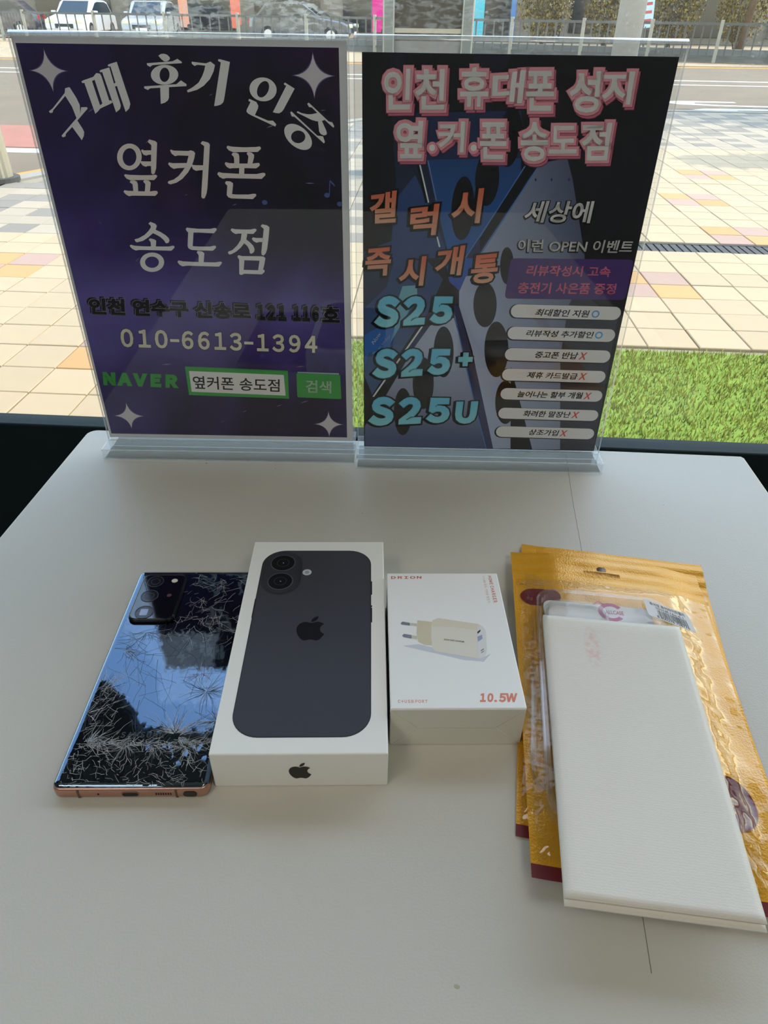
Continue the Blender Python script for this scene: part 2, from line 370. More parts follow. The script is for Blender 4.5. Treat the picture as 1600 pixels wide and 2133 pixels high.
def tile_mesh(key):
    bm = bmesh.new(); h = PT / 2 - 0.0022; c = 0.003
    lo = [(-h, -h), (h, -h), (h, h), (-h, h)]; v0 = [bm.verts.new((x, y, -0.03)) for x, y in lo]; v1 = [bm.verts.new((x, y, -c)) for x, y in lo]; v2 = [bm.verts.new((x - math.copysign(c, x), y - math.copysign(c, y), 0)) for x, y in lo]
    for i in range(4):
        j = (i + 1) % 4; bm.faces.new((v0[i], v0[j], v1[j], v1[i])); bm.faces.new((v1[i], v1[j], v2[j], v2[i]))
    bm.faces.new(v2)
    me = bpy.data.meshes.new('paver'); bm.to_mesh(me); bm.free(); me.materials.append(TM[key]); return me
TMESH = {k: tile_mesh(k) for k in TM}
special = {}
for gx, gy in ((16, 17), (16, 12), (-4, 7), (12, 7), (0, 2), (4, 12), (-4, 12), (8, 17), (20, 7), (10, 24), (18, 22), (24, 16), (3, 3)):   # corner where a 2 x 2 group of coloured pavers meets
    special[(gx - 1, gy)] = 'orange'; special[(gx, gy)] = 'pink'; special[(gx - 1, gy - 1)] = 'pink'; special[(gx, gy - 1)] = 'orange'
special[(-1, 2)] = special[(-1, 1)] = 'cream'; special[(-4, 7)] = 'pink'; special[(-4, 6)] = 'orange'
TURF = (-0.33, 3.2, 0.626, 2.65)
DRAIN = (0.62, 5.5, 4.10, 4.335)
SIGNQ = ([(10, 60), (735, 75), (740, 960), (235, 930)], [(735, 70), (1436, 85), (1250, 985), (742, 968)])
cand = []
cseg = list(zip(CURB[:-1], CURB[1:]))
def curb_dist(x, y):
    b = 1e9; p = Vector((x, y))
    for a, c in cseg:
        a, c = Vector(a), Vector(c); d = c - a; t = max(0, min(1, (p - a).dot(d) / d.length_squared)); b = min(b, (a + d * t - p).length)
    return b
for i in range(-34, 60):
    for j in range(-8, 48):
        x, y = GX + (i + 0.5) * PT, GY + (j + 0.5) * PT
        if not inside((x, y), CURB + [(-9, 0.62), (14, 0.62)]) or x < -6 or x > 9 or y < YW + 0.1: continue
        if TURF[0] - 0.05 < x < TURF[1] and y < TURF[3] - 0.02: continue
        if DRAIN[0] < x < DRAIN[1] and DRAIN[2] - 0.0 < y < DRAIN[3]: continue
        cd = curb_dist(x, y)
        if cd < 0.1: continue
        lim = 1.5 if x < -1.5 else 3.5
        key = special.get((i, j), 'cream')
        if cd < lim and y > 4.15: key = 'grey' if (i + (j // 1)) % 2 == 0 and j % 2 == 0 or (cd < lim * 0.7 and (i * 3 + j) % 4 == 1) else 'light'
        cand.append((x, y, key))
vis, rest = [], []
for x, y, key in cand:
    p = project((x, y, ZG))
    ok = p and -40 < p[0] < 1640 and 60 < p[1] < 960 and not any(inside(p, q) for q in SIGNQ)
    (vis if ok else rest).append((x, y, key))
vis.sort(key=lambda t: t[0] ** 2 + t[1] ** 2)
rest += vis[290:]; vis = vis[:290]
for x, y, key in vis:
    o = obj('paver', TMESH[key], None, pave); o.location = (x + random.uniform(-.001, .001), y + random.uniform(-.001, .001), random.uniform(-0.0015, 0.0015)); o.rotation_euler = (random.uniform(-.002, .002), random.uniform(-.002, .002), random.uniform(-.003, .003))
v, f, mi = [], [], []
keys = list(TM)
for x, y, key in rest:
    b = len(v); src = TMESH[key]
    v += [(q.co.x + x, q.co.y + y, q.co.z) for q in src.vertices]
    for pl in src.polygons: f.append(tuple(b + k for k in pl.vertices)); mi.append(keys.index(key))
o = pydata('pavers_far', v, f, None, pave)
for k in keys: o.data.materials.append(TM[k])
o.data.polygons.foreach_set('material_index', mi); o['kind'] = 'stuff'

# drain channel: stone kerbs with a dark grating between
dr = tag(empty('drain_channel', ((DRAIN[0] + DRAIN[1]) / 2, (DRAIN[2] + DRAIN[3]) / 2, ZG)), 'dark narrow drain channel across the cream pavers', 'drain')
w2, l2 = (DRAIN[3] - DRAIN[2]) / 2, (DRAIN[1] - DRAIN[0]) / 2
box('bed', -l2, l2, -w2, w2, -0.03, -0.012, mat('drain_bed', srgb(36, 37, 35), 0.9, noise=0.3, nscale=30), dr)
for s in (-1, 1): box('edge_rail', -l2, l2, s * (w2 - 0.012) - 0.008, s * (w2 - 0.012) + 0.008, -0.03, -0.004, mat('drain_rail', srgb(60, 60, 56), 0.7, noise=0.2, nscale=30), dr)
g0 = box('bar', -0.017, 0.017, -w2 + 0.02, w2 - 0.02, -0.03, -0.006, mat('drain_bar', srgb(56, 56, 53), 0.7, noise=0.2, nscale=40), dr)
g0.location.x = -l2 + 0.02
for k in range(1, 110):
    c = g0.copy(); COL.objects.link(c); c.location.x = -l2 + 0.02 + k * (2 * l2 - 0.04) / 109

# artificial turf strip in front of the window
m_turfb = mat('turf_backing', srgb(120, 150, 50), 0.95, noise=0.15, nscale=20)
struct(box('turf_base', TURF[0], TURF[1], TURF[2], TURF[3], ZG - 0.01, ZG + 0.004, m_turfb))
def grass_mat():
    m = mat('grass_blade', (0.3, 0.4, 0.08), 0.6); nt = m.node_tree; N = nt.nodes.new; L = nt.links.new; b = nt.nodes['Principled BSDF']
    a = N('ShaderNodeAttribute'); a.attribute_name = 'shade'; cr = N('ShaderNodeValToRGB'); L(a.outputs['Fac'], cr.inputs[0])
    e = cr.color_ramp.elements; e[0].color = (*srgb(116, 120, 34), 1); e[1].color = (*srgb(208, 198, 102), 1); x = e.new(0.55); x.color = (*srgb(168, 164, 54), 1)
    L(cr.outputs[0], b.inputs['Base Color']); return m
v, f, sh = [], [], []
for k in range(80000):
    x, y = random.uniform(TURF[0], TURF[1]), random.uniform(TURF[2] + 0.01, TURF[3])
    a = random.uniform(0, 6.28); h = random.uniform(0.014, 0.030); w = random.uniform(0.0018, 0.0032); l = random.uniform(0.0, 0.016); b = random.uniform(0, 6.28)
    n = len(v); dx, dy = math.cos(a) * w, math.sin(a) * w
    v += [(x - dx, y - dy, ZG + 0.003), (x + dx, y + dy, ZG + 0.003), (x + math.cos(b) * l, y + math.sin(b) * l, ZG + h)]
    f.append((n, n + 1, n + 2)); s = random.random(); sh.append(s)
g = pydata('grass', v, f, grass_mat()); at = g.data.attributes.new('shade', 'FLOAT', 'FACE'); at.data.foreach_set('value', sh)
tag(g, 'bright green artificial grass outside, beyond the window at the right', 'grass', kind='stuff')

# road paint
def paint(name, pts, m, label, cat='road marking', group=None):
    return tag(prism(name, [[(x * 1000, y * 1000) for x, y in pts]], ZG - 0.05, ZG - 0.046, m), label, cat, group)
paint('lane_line', [(-30, 17.6), (30, 17.2), (30, 17.0), (-30, 17.4)], m_white, 'nearer of the two long white lines across the grey road', group='centre lines')
paint('lane_line', [(-30, 18.9), (30, 18.4), (30, 18.15), (-30, 18.65)], m_white, 'farther of the two long white lines across the grey road', group='centre lines')
sq1 = [(5.0, 13.72), (4.1, 13.75), (3.72, 13.5), (3.95, 13.15), (4.5, 12.98), (6.2, 12.86), (9, 12.75), (9, 12.95), (6.6, 13.0), (6.1, 13.35), (5.9, 13.05), (4.6, 13.15), (4.25, 13.3), (4.3, 13.5), (5.0, 13.55)]
sq2 = [(9, 12.35), (5.0, 12.62), (4.2, 12.58), (3.95, 12.4), (4.1, 12.1), (4.7, 11.9), (4.9, 12.0), (4.55, 12.2), (4.6, 12.35), (5.2, 12.4), (9, 12.15)]
paint('road_arrow', sq1, m_white, 'curved white arrow painted on the road at the right, farther stroke')
paint('road_arrow', sq2, m_white, 'curved white arrow painted on the road at the right, nearer stroke')
paint('red_lane', [(-16, 7.5), (-3.0, 7.5), (-1.7, 9.05), (-16, 9.05)], mat('red_paint', srgb(160, 104, 86), 0.85, noise=0.1, nscale=3), 'faded red painted patch of the road at the far left', 'red paint')
paint('edge_line', [(-16, 7.18), (-2.9, 7.18), (-2.8, 7.42), (-16, 7.42)], m_white, 'white line along the red patch of road at the left')

# far pavement, its yellow kerb line
FE = [(-70, 17.0), (-11.8, 22.2), (8.1, 24.0), (70, 29.5)]
gf = struct(empty('ground_far', (0, 0, ZG)))
prism('far_pavement', [[(x * 1000, y * 1000) for x, y in FE + [(70, 90), (-70, 90)]]], -0.12, -0.015, mat('far_paving', srgb(176, 154, 122), 0.9, noise=0.05, nscale=1.5), gf)
strip('yellow_edge', FE, -0.35, -0.05, -0.046, m_yellow, gf, 0.0)
FL, FR = Vector((-17.97, 34.1, ZG)), Vector((8.09, 25.43, ZG))

# ================================================================== STREET FURNITURE, FENCE, CARS, SHOPS
m_steel = mat('rail_paint', srgb(84, 82, 76), 0.55, noise=0.1, nscale=3)
m_post = mat('post_paint', srgb(150, 144, 128), 0.6, noise=0.1, nscale=3)
fd = (FR - FL); flen = fd.length; fdir = fd.normalized(); fang = math.atan2(fdir.y, fdir.x)
ts = [0.005, 0.047, 0.112, 0.177, 0.237, 0.298, 0.356, 0.414, 0.465, 0.515, 0.562, 0.610, 0.655, 0.697, 0.740, 0.783, 0.824, 0.865, 0.902, 0.939, 0.975, 1.010, 1.045, 1.08, 1.115]
ts = [0.0, 0.047, 0.177, 0.298, 0.414, 0.515, 0.610, 0.697, 0.783, 0.865, 0.939, 1.010, 1.08, 1.15]
barme = None
for k in range(len(ts) - 1):
    a = FL + fd * ts[k]; ln = (ts[k + 1] - ts[k]) * flen
    t = tag(empty('fence_panel', a, (0, 0, fang)), '%s panel from the left of the grey street fence across the road' % ('first second third fourth fifth sixth seventh eighth ninth tenth eleventh twelfth thirteenth'.split()[k]), 'fence', 'street fence panels')
    box('post', -0.05, 0.05, -0.05, 0.05, 0, 1.06, m_post, t, bev=0.01, seg=1)
    box('rail', 0.05, ln - 0.06, -0.03, 0.03, 0.93, 1.0, m_steel, t); box('rail', 0.05, ln - 0.06, -0.025, 0.025, 0.14, 0.2, m_steel, t)
    n = 8
    for i in range(1, n):
        if barme is None:
            o = box('bar', -0.022, 0.022, -0.012, 0.012, 0.2, 0.93, m_steel, t); barme = o.data
        else: o = obj('bar', barme, None, t)
        o.location = (i * ln / n, 0, 0)
# low planter kerb behind the fence
tag(box('planter_kerb', 0, flen * 1.2, 0.4, 0.7, 0, 0.34, mat('kerb_grey', srgb(120, 120, 116), 0.9, noise=0.1, nscale=2), None, loc=FL + Vector((0, 0, 0)), rot=(0, 0, fang)), 'long low grey kerb running right behind the street fence', 'kerb')

# concrete utility pole at the near kerb, base hidden by the right poster
pl = tag(empty('utility_pole', (2.38, 10.6, ZG)), 'thick grey concrete utility pole standing beyond the right poster', 'pole')
cyl('shaft', (0, 0, 0), (0, 0, 7.5), 0.165, mat('pole_concrete', srgb(170, 168, 164), 0.8, noise=0.06, nscale=2), pl, r1=0.13, n=24, smooth=True)
cyl('base_collar', (0, 0, 0), (0, 0, 0.25), 0.19, mat('collar', srgb(120, 118, 114), 0.8), pl, n=24)

# notice board in a steel frame on the pavement
nb = tag(empty('notice_board', (-0.058, 6.5, ZG)), 'brown notice board in a grey steel frame outside, just above the right poster', 'notice board')
m_frame = mat('board_frame', srgb(140, 140, 134), 0.4, metal=0.5)
for x in (-0.30, 0.30):
    box('post', x - 0.045, x + 0.045, -0.04, 0.04, 0, 2.2, m_frame, nb, bev=0.012)
box('panel', -0.255, 0.255, -0.012, 0.012, 0.985, 2.15, mat('board_brown', srgb(66, 57, 43), 0.6, noise=0.04), nb)
box('cross_rail', -0.255, 0.255, -0.025, 0.025, 0.955, 0.985, mat('rail_light', srgb(168, 158, 134), 0.4), nb)
box('lower_panel', -0.255, 0.255, -0.012, 0.012, 0.905, 0.955, mat('board_mid', srgb(78, 69, 58), 0.6), nb)
box('skirt_panel', -0.255, 0.255, -0.012, 0.012, 0.25, 0.905, mat('board_grey', srgb(132, 126, 118), 0.6), nb)

# bollard at the corner of the kerb
bo = tag(empty('bollard', (-3.27, 5.60, ZG)), 'fluted grey metal bollard at the far left edge', 'bollard')
m_bol = mat('bollard_steel', srgb(170, 160, 140), 0.45, metal=0.4)
bm = bmesh.new(); n = 32
rings_ = []
for z in (0, 0.72, 0.75):
    rr = 0.105 if z < 0.74 else 0.085
    rings_.append([bm.verts.new(((rr - (0.008 if i % 2 else 0)) * math.cos(2 * math.pi * i / n), (rr - (0.008 if i % 2 else 0)) * math.sin(2 * math.pi * i / n), z)) for i in range(n)])
for a, b in zip(rings_[:-1], rings_[1:]):
    for i in range(n): bm.faces.new((a[i], a[(i + 1) % n], b[(i + 1) % n], b[i]))
bm.faces.new(rings_[-1])
bm_obj('shaft', bm, m_bol, bo)
cyl('foot', (0, 0, 0), (0, 0, 0.03), 0.15, mat('bollard_foot', srgb(70, 68, 64), 0.7), bo, n=24)

# street trees: trunk, limbs and a crown of leaf cards (they shade the pavement at the right)
m_bark = mat('bark', srgb(96, 78, 60), 0.9, noise=0.2, nscale=12, bump=0.6, bscale=30)
def leaf_mat(name, a, b):
    m = mat(name, a, 0.6); nt = m.node_tree; N = nt.nodes.new; L = nt.links.new; p = nt.nodes['Principled BSDF']
    at = N('ShaderNodeAttribute'); at.attribute_name = 'shade'; cr = N('ShaderNodeValToRGB'); cr.color_ramp.elements[0].color = (*a, 1); cr.color_ramp.elements[1].color = (*b, 1)
    L(at.outputs['Fac'], cr.inputs[0]); L(cr.outputs[0], p.inputs['Base Color']); return m
m_leaf = leaf_mat('leaf_green', srgb(70, 96, 44), srgb(140, 150, 70))
m_shrub = leaf_mat('leaf_olive', srgb(74, 62, 34), srgb(150, 132, 70))
def foliage(name, c, rad, n, size, m, parent):
    v, f, sh = [], [], []
    for k in range(n):
        d = Vector((random.gauss(0, 1), random.gauss(0, 1), random.gauss(0, 1))).normalized() * random.uniform(0.55, 1.0)
        p = Vector((c[0] + d.x * rad[0], c[1] + d.y * rad[1], c[2] + d.z * rad[2])) * 1.0
        q = Euler((random.uniform(0, 6.28), random.uniform(0, 6.28), random.uniform(0, 6.28))).to_matrix(); s = size * random.uniform(0.6, 1.3)
        b = len(v)
        for x, y in ((-0.5, 0), (0, -0.28), (0.5, 0), (0, 0.28)): v.append(tuple(p + q @ Vector((x * s, y * s, 0))))
        f.append((b, b + 1, b + 2, b + 3)); sh.append(random.random())
    o = pydata(name, v, f, m, parent); a = o.data.attributes.new('shade', 'FLOAT', 'FACE'); a.data.foreach_set('value', sh); return o
def tree(loc, h, rad, n, label):
    t = tag(empty('street_tree', loc), label, 'tree', 'street trees beside the pavement')
    cyl('trunk', (0, 0, 0), (0.05, 0, h - rad[2] * 0.4), 0.12, m_bark, t, r1=0.07, n=12, smooth=True)
    for k in range(5):
        a = k * 1.26; cyl('limb', (0.04, 0, h - rad[2] * 0.7), (math.cos(a) * rad[0] * 0.6, math.sin(a) * rad[1] * 0.6, h + rad[2] * 0.2), 0.05, m_bark, t, r1=0.02, n=8, smooth=True)
    foliage('crown', (0, 0, h), rad, n, 0.26, m_leaf, t)
tree((8.4, 12.8, ZG), 4.6, (2.6, 1.7, 1.6), 3600, 'leafy street tree at the road kerb, out to the right')
tree((5.9, 8.75, ZG), 4.4, (0.95, 0.4, 0.6), 520, 'slim young street tree on the pavement, out to the right')

# parked cars beyond the fence
m_tyre = mat('tyre', (0.02, 0.02, 0.02), 0.8); m_cglass = mat('car_glass', srgb(40, 56, 66), 0.08); m_rim = mat('wheel_rim', (0.5, 0.5, 0.5), 0.35, metal=0.8)
m_head = mat('headlamp', srgb(226, 232, 190), 0.2); m_tail = mat('tail_lamp', srgb(200, 30, 36), 0.3); m_plate = mat('plate', srgb(230, 230, 226), 0.5); m_trim = mat('car_trim', (0.03, 0.03, 0.03), 0.5)
def loft_body(name, prof, w, taper, m, parent):
    """side profile (x, z) swept across the width, rounded in at the flanks"""
    cols = [(-w / 2, taper), (-w / 2 + 0.10, 1.0), (w / 2 - 0.10, 1.0), (w / 2, taper)]
    cx = sum(p[0] for p in prof) / len(prof); cz = sum(p[1] for p in prof) / len(prof)
    v, f = [], []; n = len(prof)
    for y, s in cols: v += [(cx + (x - cx) * (0.5 + 0.5 * s), y, cz + (z - cz) * s) for x, z in prof]
    for c in range(3):
        for i in range(n): a, b = c * n + i, c * n + (i + 1) % n; f.append((a, b, b + n, a + n))
    f.append(tuple(range(n))[::-1]); f.append(tuple(range(3 * n, 4 * n)))
    return pydata(name, v, f, m, parent)
def car(loc, ang, paint_m, label, L=4.4, W=1.8, H=1.47):
    t = tag(empty('parked_car', loc, (0, 0, ang)), label, 'car', 'cars parked across the road')
    loft_body('body', [(-L / 2, 0.3), (L / 2 - 0.1, 0.25), (L / 2, 0.42), (L / 2 - 0.03, 0.66), (L / 2 - 0.35, 0.80), (0.75, 0.95), (-1.6, 0.98), (-L / 2 + 0.05, 0.9), (-L / 2, 0.6)], W, 0.86, paint_m, t)
    loft_body('cabin', [(0.95, 0.92), (0.2, H - 0.08), (-0.1, H), (-1.1, H), (-1.45, H - 0.07), (-1.95, 0.94)], W - 0.22, 0.9, paint_m, t)
    loft_body('windows', [(0.86, 0.96), (0.2, H - 0.12), (-0.1, H - 0.07), (-1.05, H - 0.07), (-1.4, H - 0.14), (-1.8, 0.98)], W - 0.19, 0.93, m_cglass, t)
    bm = bmesh.new(); v = [bm.verts.new(p) for p in ((0.99, -0.66, 0.955), (0.99, 0.66, 0.955), (0.28, 0.58, H - 0.07), (0.28, -0.58, H - 0.07))]; bm.faces.new(v); bmesh.ops.translate(bm, verts=bm.verts, vec=(0.02, 0, 0.02)); bm_obj('windscreen', bm, m_cglass, t)
    for x in (L / 2 - 0.85, -L / 2 + 0.85):
        for s in (-1, 1):
            wh = cyl('wheel', (x, s * (W / 2 - 0.2), 0.32), (x, s * (W / 2 + 0.005), 0.32), 0.32, m_tyre, t, n=20); cyl('rim', (x, s * (W / 2), 0.32), (x, s * (W / 2 + 0.012), 0.32), 0.2, m_rim, wh, n=16)
    for s in (-1, 1):
        box('headlamp', L / 2 - 0.16, L / 2 + 0.0, s * 0.62 - 0.2, s * 0.62 + 0.2, 0.6, 0.74, m_head, t, bev=0.03)
        box('tail_lamp', -L / 2 - 0.02, -L / 2 + 0.1, s * 0.66 - 0.14, s * 0.66 + 0.14, 0.66, 0.86, m_tail, t, bev=0.02)
        box('mirror', 0.62, 0.78, s * (W / 2 + 0.06) - 0.09, s * (W / 2 + 0.06) + 0.09, 0.93, 1.06, paint_m, t, bev=0.03)
    box('grille', L / 2 - 0.05, L / 2 + 0.015, -0.4, 0.4, 0.42, 0.58, m_trim, t); box('number_plate', L / 2 + 0.0, L / 2 + 0.03, -0.26, 0.26, 0.36, 0.47, m_plate, t)
    return t
m_cw = mat('car_white', srgb(226, 228, 228), 0.25, coat=0.6); m_cd = mat('car_navy', srgb(58, 66, 78), 0.25, coat=0.8); m_ck = mat('car_plum', srgb(58, 52, 66), 0.25, coat=0.8); m_cs = mat('car_silver', srgb(176, 180, 182), 0.3, coat=0.6)
ZP = ZG - 0.01
car((-16.4, 38.6, ZP), R(-88), m_cw, 'white car facing the fence at the left, seen from the front')
car((-13.2, 38.9, ZP), R(-84), m_cs, 'silver car facing the fence, right of the white one')
car((-5.6, 36.0, ZP), R(-6), m_cd, 'dark blue car parked side-on behind the fence')
car((-20.5, 38.2, ZP), R(195), m_ck, 'dark plum car with a red tail lamp at the far left')

# shop fronts across the street
m_render = mat('shop_wall', srgb(128, 116, 100), 0.85, noise=0.06, nscale=1.0); m_dark = mat('shop_glass', srgb(40, 40, 44), 0.15); m_turq = mat('turquoise_panel', srgb(86, 188, 200), 0.5); m_blue = mat('blue_column', srgb(74, 120, 176), 0.5)
def shop(x, w, label, parts):
    t = tag(empty('shop_front', (x, 44, ZG)), label, 'building', 'shop fronts across the road')
    box('wall', 0, w, 0, 4, 0, 7.5, m_render, t)
    for nm, a, b, z0, z1, m in parts: box(nm, a, b, -0.06, 0.02, z0, z1, m, t, bev=0.01, seg=1)
    box('sign_band', 0.1, w - 0.1, -0.12, 0, 3.0, 3.7, mat('band_' + label[:6], random.choice([srgb(180, 90, 60), srgb(90, 110, 150), srgb(210, 205, 190)]), 0.6), t)
    for k in range(int(w // 2)):
        wn_ = box('window', 0.6 + k * 2, 1.9 + k * 2, -0.05, 0.02, 4.6, 6.2, m_frame, t); box('pane', 0.68 + k * 2, 1.82 + k * 2, -0.06, 0.01, 4.68, 6.12, m_dark, wn_)
shop(-34, 12, 'far shop front with tan walls at the left', [('shop_window', 1, 5, 0.3, 2.7, m_dark), ('shop_window', 6, 11, 0.3, 2.7, m_dark)])
shop(-22, 12, 'far shop front behind the white and silver cars', [('shop_window', 1, 5, 0.3, 2.7, m_dark), ('door', 6, 7.2, 0.0, 2.6, m_dark), ('shop_window', 8, 11.5, 0.3, 2.7, m_dark)])
shop(-10, 11.5, 'far shop front behind the dark blue car', [('shop_window', 0.6, 4, 0.3, 2.7, m_dark), ('shop_window', 5.2, 11, 0.3, 2.7, m_dark)])
shop(1.6, 8, 'far shop front with a turquoise panel and a blue column', [('turquoise_panel', 0.05, 0.85, 0.2, 2.8, m_turq), ('shop_window', 0.9, 2.15, 0.2, 2.8, m_dark), ('blue_column', 2.2, 2.45, 0, 2.9, m_blue), ('door', 3.4, 4.8, 0, 2.7, m_dark), ('shop_window', 5.2, 7.6, 0.4, 2.7, m_dark)])
shop(9.7, 14, 'far shop front behind the olive shrubs at the right', [('shop_window', 1, 6, 0.3, 2.7, m_dark), ('shop_window', 7, 13, 0.3, 2.7, m_dark)])
def banner(x, y, col, label, w=0.45, h=1.7):
    t = tag(empty('feather_banner', (x, y, ZG)), label, 'banner', 'banners in front of the far shops')
    cyl('pole', (0, 0, 0), (0, 0, h + 0.5), 0.02, m_steel, t, n=8); box('base', -0.2, 0.2, -0.2, 0.2, 0, 0.06, m_steel, t, bev=0.01)
    bm = bmesh.new(); bm_box(bm, 0.02, w, -0.006, 0.006, 0.5, h + 0.45); bmesh.ops.bevel(bm, geom=[e for e in bm.edges if abs(e.verts[0].co.y - e.verts[1].co.y) > 0.01 and e.verts[0].co.x > 0.1], offset=0.12, segments=3, affect='EDGES'); bm_obj('cloth', bm, mat('cloth' + label[:9], col, 0.8), t)
banner(-2.5, 33.0, srgb(206, 40, 130), 'magenta upright banner beyond the fence, left of the notice board', 0.5)
banner(-9.0, 37.0, srgb(226, 120, 92), 'orange upright banner beyond the fence, left of the dark blue car', 0.45)
banner(-11.3, 37.0, srgb(216, 150, 120), 'peach upright banner beyond the fence, right of the silver car', 0.42)
def shrub(x, y, rx, h, label, dense=2600):
    t = tag(empty('shrub', (x, y, ZG)), label, 'shrub', 'olive brown shrubs behind the fence')
    for k in range(6): cyl('stem', (random.uniform(-.1, .1), 0, 0), (random.uniform(-rx, rx) * 0.6, random.uniform(-.3, .3), h * 0.7), 0.03, m_bark, t, r1=0.012, n=6)
    foliage('foliage', (0, 0, h * 0.55), (rx, 0.8, h * 0.5), dense, 0.13, m_shrub, t)
shrub(4.7, 37.5, 1.25, 2.9, 'olive shrub behind the fence, right of the blue column'); shrub(7.5, 37.8, 1.1, 2.6, 'olive shrub behind the fence, left of the pale blue sign')
shrub(10.4, 38.0, 1.25, 2.8, 'olive shrub behind the fence, right of the pale blue sign'); shrub(13.3, 38.0, 1.2, 2.7, 'olive shrub behind the fence at the far right')
sg = tag(empty('street_sign', (8.7, 35.5, ZG), (0, R(-6), 0)), 'pale blue upright sign with dark lines behind the fence', 'sign')
box('board', -0.28, 0.28, -0.03, 0.03, 0.75, 3.0, mat('sign_pale', srgb(176, 200, 214), 0.5), sg); cyl('post', (0, 0, 0), (0, 0, 0.8), 0.04, m_steel, sg, n=8)
for k in range(5): box('print_line', -0.2, 0.2, -0.034, -0.03, 0.95 + k * 0.28, 1.05 + k * 0.28, mat('sign_line', srgb(70, 90, 110) if k != 0 else srgb(180, 80, 80), 0.6), sg)
tk = tag(empty('tree_trunk', (13.0, 36.5, ZG)), 'bare pale tree trunk behind the fence at the far right', 'tree trunk')
cyl('trunk', (0, 0, 0), (0.25, 0, 5), 0.16, m_bark, tk, r1=0.12, n=12, smooth=True); cyl('branch', (0.15, 0, 3.2), (1.0, 0, 4.8), 0.07, m_bark, tk, r1=0.03, n=8, smooth=True)

